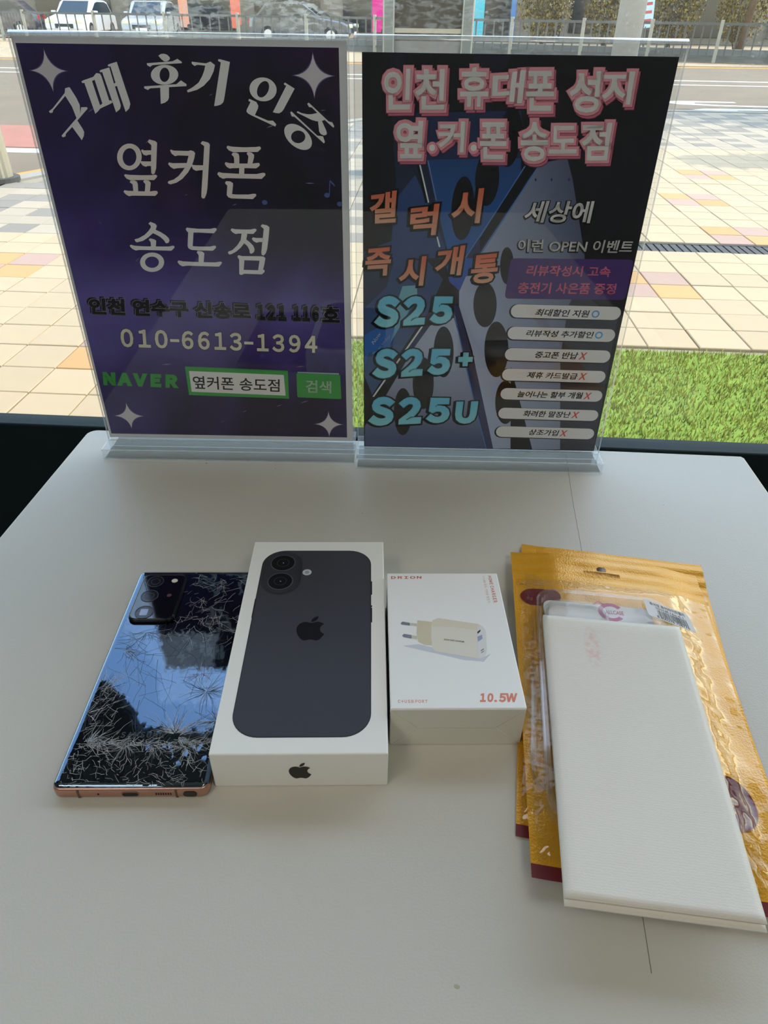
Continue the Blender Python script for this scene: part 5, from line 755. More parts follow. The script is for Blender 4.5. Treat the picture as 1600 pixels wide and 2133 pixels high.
AM = {'navy': grad('navy', srgb(38, 48, 78), srgb(27, 30, 44), 0, 1, 0.16, 0.27), 'steel': grad('steel', srgb(62, 84, 124), srgb(44, 66, 112), 0, 1, 0.05, 0.15), 'dim': pm('dim', 40, 50, 76),
      'cyan': grad('cyan', srgb(70, 130, 170), srgb(104, 160, 176), 0, 1, 0.07, 0.13), 'royal': pm('royal', 46, 96, 168), 'blue': grad('blue', srgb(40, 92, 160), srgb(30, 62, 112), 0, 1, 0.15, 0.23), 'blue2': grad('blue2', srgb(60, 74, 158), srgb(44, 84, 164), 0, 1, 0.12, 0.16),
      'bluedark': pm('bluedark', 32, 44, 76), 'white': pm('edge_white', 196, 208, 232), 'black': pm('ink', 20, 21, 25), 'lilac': pm('lilac', 92, 116, 168), 'lens': pm('lens', 22, 22, 25, 0.4), 'band': grad('band', srgb(58, 62, 98), srgb(36, 46, 80), 0, 1, 0.0, 0.16),
      'edge': pm('edge', 70, 112, 176), 'silver': grad('silver', srgb(154, 166, 194), srgb(62, 70, 96), 0.93, 0.36, 0.11, 0.22), 'silverdark': pm('silverdark', 46, 50, 62), 'silver2': grad('silver2', srgb(74, 84, 120), srgb(150, 160, 184), 0, 1, 0.01, 0.09), 'dots': pm('dots', 46, 40, 86)}
for i, (c, r_) in enumerate(ART): 
    r_ = [(min(max(x, 0.3), 199.2), min(max(y, 0.3), 286.2)) for x, y in r_]
    flat('lens_print' if c == 'lens' else 'phone_print', [[r_]], AM[c], RP, 0.00003 + 0.000006 * i)
Z0 = 0.00003 + 0.000006 * len(ART) + 0.00003
wt = pm('grey_white', 206, 208, 206); pk = pm('pink', 216, 138, 150); pd = pm('rose', 176, 92, 116)
HEAD = [('h_in', '인'), ('h_cheon', '천'), ('h_hyu', '휴'), ('h_dae', '대'), ('h_pon', '폰'), ('h_seong', '성'), ('h_ji', '지'), ('h_yeop', '옆'), ('h_keo', '커'), ('h_pon2', '폰'), ('h_song', '송'), ('h_do', '도'), ('h_jeom', '점')]
for k, ch in HEAD:
    txt('headline_shadow', ch, RQ[k], pd, RP, Z0, 0.030, 0.085, dx=1.3, dy=-1.6)
    txt('headline_outline', ch, RQ[k], pk, RP, Z0 + 0.00003, 0.030, 0.085)
    txt('headline_letter', ch, RQ[k], wt, RP, Z0 + 0.00006, 0.030)
dq = RQ['h_dots']
for i in (0, 2):
    cx, cy = (dq[i][0] + dq[i + 1][0]) / 2, dq[i][1] + 1.0
    flat('headline_shadow', [[ring(cx + 1.3, cy - 1.6, 3.7)]], pd, RP, Z0); flat('headline_outline', [[ring(cx, cy, 3.7)]], pk, RP, Z0 + 0.00003); flat('headline_dot', [[ring(cx, cy, 2.0)]], wt, RP, Z0 + 0.00006)
om = grad('orange', srgb(214, 150, 118), srgb(222, 110, 78), 0, 1, 0.0, 0.02)
ink = AM['black']
def orange(k, ch):
    q = RQ[k]; lo = min(p[1] for p in q) / 1000
    m = grad('orange_' + k, srgb(222, 160, 130), srgb(220, 106, 76), 0, 1, lo, lo + 0.02)
    txt('slogan_shadow', ch, q, ink, RP, Z0, 0.034, 0.05, dx=-1.1, dy=-0.7); txt('slogan_outline', ch, q, ink, RP, Z0 + 0.00003, 0.034, 0.055); txt('slogan_letter', ch, q, m, RP, Z0 + 0.00006, 0.034)
for k, ch in (('gael', '갤'), ('reok', '럭'), ('si', '시'), ('jeuk', '즉'), ('si2', '시'), ('gae', '개'), ('tong', '통')): orange(k, ch)
for k, ch in (('s25a', fw('S25')), ('s25b', fw('S25')), ('plus', '+'), ('s25c', fw('S25')), ('u', fw('U'))):
    q = RQ[k]; lo = min(p[1] for p in q) / 1000; m = grad('sky_' + k, srgb(128, 196, 212), srgb(94, 176, 214), 0, 1, lo, lo + 0.02)
    txt('model_shadow', ch, q, ink, RP, Z0, 0.08, 0.035, dx=-1.6, dy=-0.6, sp=0.72); txt('model_outline', ch, q, ink, RP, Z0 + 0.00003, 0.08, 0.04, sp=0.72); txt('model_text', ch, q, m, RP, Z0 + 0.00006, 0.08, sp=0.72)
txt('screen_text', 'Now', RQ['now'], pm('screen_white', 190, 200, 214), RP, Z0, 0.01); txt('screen_text', 'at today', RQ['today'], pm('screen_pale', 150, 176, 206), RP, Z0, 0.005)
for k, s, w in (('sesang', '세상에', 0.024), ('ireon', '이런 OPEN 이벤트', 0.016)):
    txt('event_outline', s, RQ[k], ink, RP, Z0 + 0.00003, w, 0.05, dx=-0.4, dy=-0.4); txt('event_text', s, RQ[k], wt, RP, Z0 + 0.00006, w)
flat('purple_box', [[rquad(RQ['purple'], 3.5)[::-1]]], pm('purple', 66, 44, 106), RP, Z0 + 0.00001)
for k, s in (('rev1', '리뷰작성시 고속'), ('rev2', '충전기 사은품 증정')): txt('review_text', s, RQ[k], pm('coral', 222, 104, 128), RP, Z0 + 0.00004, 0.022)
for (lp, rp), h, s, tq, mk, mp_ in PILLS:
    def pill(gx, dx, dy):
        a, b = Vector(lp), Vector(rp); r_ = h / 2 + gx; d = (b - a).normalized(); nn = Vector((-d.y, d.x)); a = a + d * (h / 2) + Vector((dx, dy)); b = b - d * (h / 2) + Vector((dx, dy)); pts = []
        for i in range(13): t = math.pi / 2 + math.pi * i / 12; pts.append(tuple(a + (d * math.cos(t) + nn * math.sin(t)) * r_))
        for i in range(13): t = -math.pi / 2 + math.pi * i / 12; pts.append(tuple(b + (d * math.cos(t) + nn * math.sin(t)) * r_))
        return pts
    flat('pill_shadow', [[pill(0.5, -0.9, -0.3)]], ink, RP, Z0 + 0.00001); flat('pill', [[pill(0, 0, 0)]], pm('pill', 204, 204, 206), RP, Z0 + 0.00004)
    sh_ = 1.0; tq = [(tq[0][0] + sh_, tq[0][1]), (tq[1][0] + sh_, tq[1][1]), tq[2], tq[3]]
    txt('pill_text', s, tq, ink, RP, Z0 + 0.00008, 0.024)
    if mk == 'O': flat('pill_circle', [[ring(mp_[0], mp_[1], 3.0, 2.9, 28), ring(mp_[0], mp_[1], 1.9, 1.85, 28)]], pm('circle_blue', 60, 140, 200), RP, Z0 + 0.00008)
    else: txt('pill_cross', 'X', [(mp_[0] - 2.4, mp_[1] + 3), (mp_[0] + 3.4, mp_[1] + 3), (mp_[0] + 2.2, mp_[1] - 3), (mp_[0] - 3.4, mp_[1] - 3)], pm('cross_red', 196, 70, 66), RP, Z0 + 0.00008, 0.03)

# ================================================================== CRACKED PHONE
NW, NL, NT = 77.2, 164.8, 8.1
nt_ = tag(empty('phone', (-0.1716, 0.187, 0.0), (0, 0, R(4.23))), 'black glossy phone lying face down with a badly shattered back and bronze frame', 'phone')
m_bronze = mat('bronze_metal', srgb(196, 152, 134), 0.32, metal=0.85, bump=0.05, bscale=600)
def back_glass():
    m = mat('phone_back_glass', (0.105, 0.152, 0.22), 0.03, metal=1.0); nt = m.node_tree; N = nt.nodes.new; L = nt.links.new; b = nt.nodes['Principled BSDF']
    tc = N('ShaderNodeTexCoord'); mp = N('ShaderNodeMapping'); mp.inputs['Scale'].default_value = (1, 0.55, 1); L(tc.outputs['Object'], mp.inputs[0])
    v = N('ShaderNodeTexVoronoi'); v.inputs['Scale'].default_value = 520; v.inputs['Randomness'].default_value = 1.0; L(mp.outputs[0], v.inputs['Vector'])
    # every shard of the shattered glass lies at its own slight tilt; the bottom end is crushed
    sub = N('ShaderNodeVectorMath'); sub.operation = 'SUBTRACT'; sub.inputs[1].default_value = (0.5, 0.5, 0.5); L(v.outputs['Color'], sub.inputs[0])
    sx = N('ShaderNodeSeparateXYZ'); L(tc.outputs['Object'], sx.inputs[0])
    lo = N('ShaderNodeMapRange'); lo.inputs[1].default_value = 0.030; lo.inputs[2].default_value = 0.022; lo.inputs[3].default_value = 0.006; lo.inputs[4].default_value = 0.045; L(sx.outputs[1], lo.inputs[0])
    sc = N('ShaderNodeVectorMath'); sc.operation = 'SCALE'; L(sub.outputs[0], sc.inputs[0]); L(lo.outputs[0], sc.inputs['Scale'])
    ge = N('ShaderNodeNewGeometry'); ad = N('ShaderNodeVectorMath'); ad.operation = 'ADD'; L(ge.outputs['Normal'], ad.inputs[0]); L(sc.outputs[0], ad.inputs[1])
    nr = N('ShaderNodeVectorMath'); nr.operation = 'NORMALIZE'; L(ad.outputs[0], nr.inputs[0]); L(nr.outputs[0], b.inputs['Normal'])
    return m
m_back = back_glass()
# frame: rounded slab, rounded edge profile
def slab(name, outline, prof, m, parent, smooth=True):
    """outline (mm) offset inwards and lifted along prof = [(inset mm, z mm), ...]"""
    n = len(outline); v, f = [], []
    cx = sum(p[0] for p in outline) / n; cy = sum(p[1] for p in outline) / n
    P = [Vector(p) for p in outline]
    nr = []
    for i in range(n):
        d = (P[(i + 1) % n] - P[i - 1]).normalized(); nr.append(Vector((-d.y, d.x)))
    for ins, z in prof: v += [((P[i].x + nr[i].x * ins) * 0.001, (P[i].y + nr[i].y * ins) * 0.001, z * 0.001) for i in range(n)]
    for k in range(len(prof) - 1):
        for i in range(n): a, b = k * n + i, k * n + (i + 1) % n; f.append((a, b, b + n, a + n))
    f.append(tuple(range(n))[::-1]); f.append(tuple((len(prof) - 1) * n + i for i in range(n)))
    o = pydata(name, v, f, m, parent)
    if smooth: o.data.polygons.foreach_set('use_smooth', [True] * (len(f) - 2) + [False, False])
    return o
slab('frame', rrect(0, 0, NW, NL, 4.5, 8), [(1.6, 0.2), (0.6, 0.5), (0.1, 1.6), (0, 3.2), (0.1, 5.0), (0.5, 6.6), (1.0, 7.0)], m_bronze, nt_)
slab('back_glass', rrect(0.15, 0.9, NW - 0.15, NL - 0.9, 4.0, 8), [(0.0, 5.6), (0.25, 6.6), (0.9, 7.4), (2.0, 7.9), (3.6, 8.1)], m_back, nt_)
# cracks: hairlines radiating from the blows, arcs between them, a crushed band at the lower end
m_crack = mat('crack_line', (0.03, 0.032, 0.036), 0.5)
m_crackl = mat('crack_bright', (0.55, 0.57, 0.58), 0.4)  # pale copy of the crack colour, caught light put into it
rnd = random.Random(5)
def cracks(name, lines, m, z=8.13):
    v, f = [], []
    for pts, w in lines:
        P = [Vector(p) for p in pts]; b = len(v)
        for i, p in enumerate(P):
            d = (P[min(i + 1, len(P) - 1)] - P[max(i - 1, 0)]); d = d.normalized() if d.length else Vector((1, 0)); q = Vector((-d.y, d.x)) * w * 0.62 * (1 - 0.6 * i / len(P))
            for s in (1, -1):
                x, y = p + q * s; x = min(max(x, 0.6), NW - 0.6); y = min(max(y, 1.4), NL - 1.4); e = min(x, NW - x, y, NL - y)
                v.append((x * .001, y * .001, (z - (0 if e > 3.4 else (3.4 - e) ** 2 * 0.155)) * .001))
        for i in range(len(P) - 1): a = b + 2 * i; f.append((a, a + 1, a + 3, a + 2))
    o = pydata(name, v, f, m, nt_); o['kind'] = 'stuff'; return o
def wander(p, a, l, n, jit):
    out = [p]; x, y = p
    for i in range(n):
        a += rnd.gauss(0, jit); x += math.cos(a) * l / n; y += math.sin(a) * l / n; out.append((x, y))
    return out
dark, bright = [], []
for (cx, cy, n, l0, l1, a0, a1) in ((65, 60, 58, 5, 17, 0, 360), (54, 32, 60, 4, 22, 10, 190), (56, 30, 40, 4, 14, -60, 60), (6, 61, 40, 4, 13, -90, 90), (10, 91, 26, 4, 12, -80, 80), (59, 73, 26, 4, 11, 0, 360), (3, 45, 34, 5, 13, -80, 80), (74, 40, 30, 5, 14, 100, 260), (20, 106, 26, 5, 14, 180, 360), (10, 25, 44, 3, 16, -20, 110), (30, 26, 40, 3, 12, 180, 360), (44, 25, 40, 3, 13, 180, 360), (62, 24, 40, 3, 14, 160, 380)):
    for k in range(n):
        a = R(rnd.uniform(a0, a1)); s = rnd.uniform(0.2, 3.0)
        (bright if rnd.random() < (0.18 if cy > 40 else 0.4) else dark).append((wander((cx + math.cos(a) * s, cy + math.sin(a) * s), a, rnd.uniform(l0, l1), 6, 0.16), rnd.uniform(0.10, 0.2)))
for k in range(44): dark.append((wander((rnd.uniform(12, 66), rnd.uniform(40, 104)), rnd.choice((1.45, 1.7, -1.5, 0.2, 2.6, 1.2)), rnd.uniform(10, 34), 9, 0.12), rnd.uniform(0.10, 0.19)))
for y0 in (92, 97, 100.5):
    for k in range(2): dark.append((wander((2, y0 + rnd.uniform(-1, 1)), 0.02, 72, 30, 0.16), 0.16))
for k in range(130): bright.append((wander((rnd.uniform(36, 75), rnd.uniform(96, 162)), rnd.uniform(0, 6.28), rnd.uniform(2, 13), 6, 0.22), rnd.uniform(0.08, 0.17)))
for k in range(90): bright.append((wander((rnd.uniform(1, 24), rnd.uniform(28, 72)), rnd.choice((1.5, 1.3, 0.4, 2.4)), rnd.uniform(2, 12), 6, 0.18), rnd.uniform(0.08, 0.15)))
for k in range(240): bright.append((wander((rnd.uniform(2, 75), rnd.uniform(3, 27)), rnd.uniform(0, 6.28), rnd.uniform(1, 8), 5, 0.3), rnd.uniform(0.07, 0.16)))
for k in range(150): bright.append((wander((rnd.uniform(8, 72), 26.5 + rnd.gauss(0, 0.9)), rnd.gauss(0.0, 0.5), rnd.uniform(2, 9), 5, 0.25), rnd.uniform(0.08, 0.2)))
cracks('crack_lines', dark, m_crack); cracks('crack_glints', bright, m_crackl, 8.14)
# camera island
ci = slab('camera_island', rrect(5.2, 114, 34.3, 157.2, 5.0, 8), [(0, 7.9), (0, 9.9), (0.3, 10.4), (0.9, 10.6)], mat('island_rim', srgb(34, 34, 36), 0.18, metal=0.7), nt_)
slab('camera_glass', rrect(6.3, 115.1, 33.2, 156.1, 4.2, 8), [(0, 10.6), (0.2, 10.75)], mat('island_glass', (0.10, 0.11, 0.12), 0.04, metal=1.0), nt_)
m_lensr = mat('lens_ring', srgb(70, 72, 76), 0.25, metal=0.9); m_lens = mat('lens_black', (0.01, 0.01, 0.012), 0.08)
for i, (x, y, r_) in enumerate(((14.6, 149.5, 5.4), (14.2, 135.6, 5.6), (14.7, 120.6, 5.8))):
    L_ = empty('camera_lens', (x * .001, y * .001, 0.01075), parent=nt_)
    prism('rim', [ring(0, 0, r_), ring(0, 0, r_ - 0.5)], 0, 0.00025, m_lensr, L_)
    prism('glass', [ring(0, 0, r_ - 0.5)], 0, 0.0001, m_lens, L_)
    if i == 2: prism('prism_window', [rrect(-2.6, -2.8, 2.2, 2.8, 0.7, 4)], 0.0001, 0.0002, mat('prism_grey', (0.16, 0.17, 0.2), 0.1, metal=1.0), L_)
    else: prism('inner_ring', [ring(0, 0, 3.0), ring(0, 0, 2.6)], 0.0001, 0.0002, m_lensr, L_); 
prism('flash', [ring(26.9, 150.4, 2.0, 1.8, 16)], 0.01075, 0.0110, mat('flash_white', srgb(226, 224, 206), 0.2), nt_)
prism('sensor', [ring(26.6, 136.3, 1.5, 1.5, 16)], 0.01075, 0.01085, mat('sensor_red', srgb(80, 30, 34), 0.3), nt_)
txt('brand_text', fw('SAMSUNG'), quad_of(25.8, 29.4, 48.6, 33.2), mat('logo_dark', (0.02, 0.022, 0.03), 0.4), nt_, 0.00816, 0.04, sp=0.85)
# lower edge: port, speaker slots, microphone, pen, aerial breaks
m_hole = mat('port_black', (0.008, 0.008, 0.008), 0.6)
EDGE = (nt_, (0, 0.0002, 0.0036))
def edge_part(name, ring_mm, m, d=0.0004):
    o = prism(name, ring_mm, 0, d, m, nt_); o.rotation_euler = (R(90), 0, 0); o.location = (0, 0.0003, 0.0036); return o
edge_part('usb_rim', [rrect(34.2, -1.8, 43.2, 1.8, 1.7, 6)], mat('usb_rim', srgb(170, 140, 126), 0.3, metal=0.8), 0.0005); edge_part('usb_port', [rrect(34.8, -1.3, 42.6, 1.3, 1.25, 6)], m_hole, 0.0006)
for k in range(7): edge_part('speaker_slot', [rrect(51.0 + k * 1.18, -0.75, 51.75 + k * 1.18, 0.75, 0.2, 2)], m_hole)
edge_part('microphone', [ring(23.0, 0, 0.55, 0.55, 12)], m_hole); edge_part('pen_socket', [rrect(64.6, -1.9, 71.4, 1.9, 1.85, 6)], mat('pen_cap', srgb(40, 32, 30), 0.4), 0.0006)
for x in (13.2, 61.2): edge_part('aerial_break', [[(x - 0.5, -3.0), (x + 0.5, -3.0), (x + 0.5, 3.0), (x - 0.5, 3.0)]], mat('aerial_brown', srgb(92, 70, 64), 0.5))

# ================================================================== WHITE PHONE BOX
BW, BL_, BH = 86.9, 166.7, 26.2
m_box = mat('box_white', srgb(238, 238, 232), 0.5, spec=0.35)
bx = tag(empty('phone_box', (-0.0936, 0.199, 0.0), (0, 0, R(4.38))), 'white box with a picture of a black phone on its lid', 'box')
box('carton', 0, BW * .001, 0, BL_ * .001, 0, BH * .001, m_box, bx, bev=0.0007)
ZB = BH * .001
m_ip = mat('picture_slate', srgb(60, 61, 67), 0.4, spec=0.3); m_ipd = mat('picture_rim', srgb(26, 27, 31), 0.35); m_ipk = mat('picture_black', srgb(18, 18, 20), 0.45, spec=0.15); m_ipr = mat('picture_ring', srgb(92, 92, 96), 0.3)
prism('phone_picture_edge', [rrect(8.0, 9.6, 78.6, 156.8, 14.5, 10)], ZB - 0.0003, ZB + 0.00008, m_ipd, bx)
prism('phone_picture', [rrect(8.6, 10.2, 78.0, 156.2, 14.0, 10)], ZB - 0.0003, ZB + 0.00014, m_ip, bx)
for y0, y1, x in ((93.5, 110.0, 7.7), (113.5, 126.0, 78.5), (102.5, 104.0, 78.5), (89.5, 102.0, 78.5)): flat('button_picture', [[[(x, y0), (x + 0.7, y0), (x + 0.7, y1), (x, y1)]]], m_ipk, bx, ZB + 0.00006)
flat('bump_shadow', [[rrect(9.4, 113.6, 34.2, 154.8, 12.4, 10)]], mat('picture_dark', srgb(36, 37, 42), 0.35), bx, ZB + 0.00018)
prism('camera_bump', [rrect(10.2, 115.2, 33.0, 154.2, 11.4, 10)], ZB, ZB + 0.00024, mat('picture_bump', srgb(44, 46, 52), 0.3), bx)
for y in (143.9, 126.0):
    prism('lens_picture', [ring(21.4, y, 8.0)], ZB, ZB + 0.00030, m_ipr, bx); prism('lens_picture', [ring(21.4, y, 7.5)], ZB, ZB + 0.00034, m_ipk, bx)
    flat('lens_glint', [[ring(21.6, y - 0.2, 0.5, 0.4, 10)]], mat('picture_glint', srgb(176, 184, 214), 0.3), bx, ZB + 0.00037); flat('lens_shine', [[ring(21.4, y, 4.0), ring(21.4, y, 3.6)]], mat('picture_shine', srgb(40, 42, 50), 0.3), bx, ZB + 0.00036)
flat('flash_picture', [[ring(37.6, 134.6, 2.9)]], mat('picture_flash', srgb(196, 200, 204), 0.3), bx, ZB + 0.0002); flat('flash_picture', [[ring(37.6, 134.6, 1.5)]], mat('picture_flash2', srgb(150, 154, 160), 0.3), bx, ZB + 0.00022)
# apple-shaped emblem
SVG = "150.37 130.25 c -2.45 5.66 -5.35 10.87 -8.71 15.66 -4.58 6.53 -8.33 11.05 -11.22 13.56 -4.48 4.12 -9.28 6.23 -14.42 6.35 -3.69 0 -8.14 -1.05 -13.32 -3.18 -5.197 -2.12 -9.973 -3.17 -14.34 -3.17 -4.58 0 -9.492 1.05 -14.746 3.17 -5.262 2.13 -9.501 3.24 -12.742 3.35 -4.929 0.21 -9.842 -1.96 -14.746 -6.52 -3.13 -2.73 -7.045 -7.41 -11.735 -14.04 -5.032 -7.08 -9.169 -15.29 -12.41 -24.65 -3.471 -10.11 -5.211 -19.9 -5.211 -29.378 0 -10.857 2.346 -20.221 7.045 -28.068 3.693 -6.303 8.606 -11.275 14.755 -14.925 6.149 -3.65 12.793 -5.51 19.948 -5.629 3.915 0 9.049 1.211 15.429 3.591 6.362 2.388 10.447 3.599 12.238 3.599 1.339 0 5.877 -1.416 13.57 -4.239 7.275 -2.618 13.415 -3.702 18.445 -3.275 13.63 1.1 23.87 6.473 30.68 16.153 -12.19 7.386 -18.22 17.731 -18.1 31.002 0.11 10.337 3.86 18.939 11.23 25.769 3.34 3.17 7.07 5.62 11.22 7.36 -0.9 2.61 -1.85 5.11 -2.86 7.51"
LEAF = "119.11 7.24 c 0 8.1021 -2.96 15.667 -8.86 22.669 -7.12 8.324 -15.732 13.134 -25.071 12.375 -0.119 -0.972 -0.188 -1.995 -0.188 -3.07 0 -7.778 3.386 -16.102 9.399 -22.908 3.002 -3.446 6.82 -6.3113 11.45 -8.597 4.62 -2.2516 8.99 -3.4968 13.1 -3.71 0.12 1.0831 0.17 2.1663 0.17 3.2409"
def svg(s):
    h, t = s.split(' c '); p = Vector([float(a) for a in h.split()]); n = [float(a) for a in t.split()]; out = []
    for i in range(0, len(n) - 5, 6):
        a, b, c = p + Vector(n[i:i + 2]), p + Vector(n[i + 2:i + 4]), p + Vector(n[i + 4:i + 6])
        for k in range(5): u = k / 5; out.append(p * (1 - u) ** 3 + a * 3 * u * (1 - u) ** 2 + b * 3 * u * u * (1 - u) + c * u ** 3)
        p = c
    return [(q.x - 85, 85 - q.y) for q in out]
def emblem(cx, cy, w, h): return [[[(cx + x * w / 132, cy + y * h / 162) for x, y in svg(s)]] for s in (SVG, LEAF)]
flat('emblem_picture', emblem(43.4, 84.8, 15.8, 19.6), m_ipk, bx, ZB + 0.0002)
o = flat('emblem', emblem(43.4, 13.2, 10.6, 12.8), mat('emblem_ink', srgb(30, 28, 28), 0.4), bx, 0.0002); o.rotation_euler = (R(90), 0, 0)

# ================================================================== CHARGER BOX
CW, CL, CH_ = 70.0, 106.5, 29.3
cb = tag(empty('charger_box', (-0.0072, 0.2295, 0.0), (0, 0, R(4.3))), 'small white charger box with orange print beside the phone box', 'box')
m_cbox = mat('carton_white', srgb(242, 243, 242), 0.55, spec=0.3); m_flap = mat('carton_flap', srgb(216, 214, 200), 0.7)
box('carton', 0, CW * .001, 0.0006, CL * .001, 0, CH_ * .001, m_cbox, cb, bev=0.0006)
def flap(name, pts, d):
    o = prism(name, [pts], 0, d, m_flap, cb); o.rotation_euler = (R(90), 0, 0); o.location = (0, 0.0006, 0); return o
H_ = CH_
flap('end_flap', [(0.6, H_ - 0.5), (CW - 0.6, H_ - 0.5), (55.2, 14.2), (15.0, 14.2)][::-1], 0.0005); flap('end_flap', [(0.8, 0.4), (CW - 0.8, 0.4), (55.2, 13.8), (15.0, 13.8)], 0.0004)
flap('side_flap', [(0.3, 0.8), (14.4, 14.0), (0.3, H_ - 1.2)], 0.0003); flap('side_flap', [(CW - 0.3, 0.8), (CW - 0.3, H_ - 1.2), (55.8, 14.0)], 0.0003)
ZCB = CH_ * .001 + 0.00003
orr = mat('ink_orange', srgb(210, 96, 70), 0.6); orl = mat('ink_salmon', srgb(226, 138, 118), 0.6)
def q4(k): return CHD[k]
txt('brand_text', fw('DRION'), q4('drion'), orr, cb, ZCB, 0.035, sp=0.85)
def vert(k): a = CHD[k]; return [a[1], a[2], a[3], a[0]]       # reads downwards
txt('side_text', fw('HOME CHARGER'), vert('home'), orr, cb, ZCB, 0.03, sp=0.8); txt('small_text', 'C+USB 포트 가정용 충전기', vert('cusb'), mat('ink_faint', srgb(214, 160, 146), 0.6), cb, ZCB, 0.0)
[txt('watt_text', fw(a_), cut(q4('watt'), t0, t1), orl, cb, ZCB, 0.06, sp=0.64) for a_, t0, t1 in (('10', 0.0, 0.36), ('5W', 0.51, 1.0))]; wq = q4('watt'); flat('watt_dot', [[ring(wq[3][0] + 8.3, wq[3][1] + 0.75, 0.8, 0.75, 12)]], orl, cb, ZCB); txt('port_text', fw('C+USB PORT'), q4('port'), orl, cb, ZCB, 0.02, sp=0.8)
def cp(name, k, m, z): flat(name, [[CHD[k]]], m, cb, ZCB + z)
cp('charger_picture_shadow', 'shadow', mat('ink_shadow', srgb(206, 210, 220), 0.6), 0)
iv = mat('ink_ivory', srgb(222, 214, 194), 0.6); iv2 = mat('ink_ivory_light', srgb(226, 222, 210), 0.6); iv3 = mat('ink_face', srgb(224, 224, 224), 0.6)
cp('charger_picture', 'plug', mat('ink_ivory_dark', srgb(212, 202, 176), 0.6), 0.00003); cp('charger_picture', 'body', iv2, 0.00005); cp('charger_picture', 'top', iv, 0.00007); cp('charger_picture', 'face', iv3, 0.00009)
for k in ('1', '2'): cp('prong_picture', 'prong' + k, mat('ink_prong', srgb(206, 198, 178), 0.6), 0.00003); cp('prong_picture', 'tip' + k, mat('ink_metal', srgb(132, 134, 144), 0.3, metal=0.4), 0.00005)
cp('socket_picture', 'usb', mat('ink_socket', srgb(150, 162, 190), 0.5), 0.00011); cp('socket_picture', 'usbc', mat('ink_black', srgb(40, 40, 50), 0.5), 0.00011); cp('mark_picture', 'mark', mat('ink_grey', srgb(130, 130, 130), 0.6), 0.00011); cp('mark_picture', 'mark2', MATS['ink_grey'], 0.00011)
txt('picture_text', '10.5W FAST CHARGER', q4('ftext'), mat('ink_dark', srgb(90, 84, 74), 0.6), cb, ZCB + 0.0001, 0.01)

# ================================================================== GOLD CASE PACKETS
def gold_mat():
    m = mat('gold_foil', srgb(226, 162, 30), 0.32, metal=0.2, spec=0.5); nt = m.node_tree; N = nt.nodes.new; L = nt.links.new; b = nt.nodes['Principled BSDF']
    tc = N('ShaderNodeTexCoord'); n = N('ShaderNodeTexNoise'); n.inputs['Scale'].default_value = 35; n.inputs['Detail'].default_value = 2; L(tc.outputs['Object'], n.inputs['Vector'])
    v = N('ShaderNodeTexVoronoi'); v.inputs['Scale'].default_value = 900; L(tc.outputs['Object'], v.inputs['Vector'])
    ad = N('ShaderNodeMath'); ad.operation = 'MULTIPLY_ADD'; ad.inputs[1].default_value = 0.10; L(v.outputs['Distance'], ad.inputs[0]); L(n.outputs[0], ad.inputs[2])
    bp = N('ShaderNodeBump'); bp.inputs['Strength'].default_value = 0.38; bp.inputs['Distance'].default_value = 0.003; L(ad.outputs[0], bp.inputs['Height']); L(bp.outputs[0], b.inputs['Normal']); return m
m_gold = gold_mat(); m_burg = mat('burgundy', srgb(112, 30, 34), 0.35); m_film = clear('clear_film', tint=(0.97, 0.97, 0.95), ior=1.5, rough=0.05, bump=0.28, bscale=24, boost=0.95, haze=0.004, stretch=(1.0, 1.7, 1))
m_tpu = clear('clear_case', tint=(0.985, 0.985, 0.98), ior=1.5, rough=0.06, haze=0.05, boost=1.6, hazecol=(1, 1, 1))
def lerp(a, b, t): return a + (b - a) * t
def sheet(name, q, zf, nu, nv, m, parent, u0=0, u1=1, v0=0, v1=1):
    """grid over the quad q = BL BR TR TL (mm) with height zf(u, v) in mm"""
    v, f = [], []
    for j in range(nv + 1):
        for i in range(nu + 1):
            u, w = lerp(u0, u1, i / nu), lerp(v0, v1, j / nv)
            x = lerp(lerp(q[0][0], q[1][0], u), lerp(q[3][0], q[2][0], u), w); y = lerp(lerp(q[0][1], q[1][1], u), lerp(q[3][1], q[2][1], u), w)
            v.append((x * .001, y * .001, zf(u, w, x, y) * .001))
    for j in range(nv):
        for i in range(nu): a = j * (nu + 1) + i; f.append((a, a + 1, a + nu + 2, a + nu + 1))
    return pydata(name, v, f, m, parent, True)
def smooth(a, b, x): t = max(0, min(1, (x - a) / (b - a))); return t * t * (3 - 2 * t)
def wr(x, y, s, k): return mnoise.noise(Vector((x * s, y * s, k)))
t_film = {}
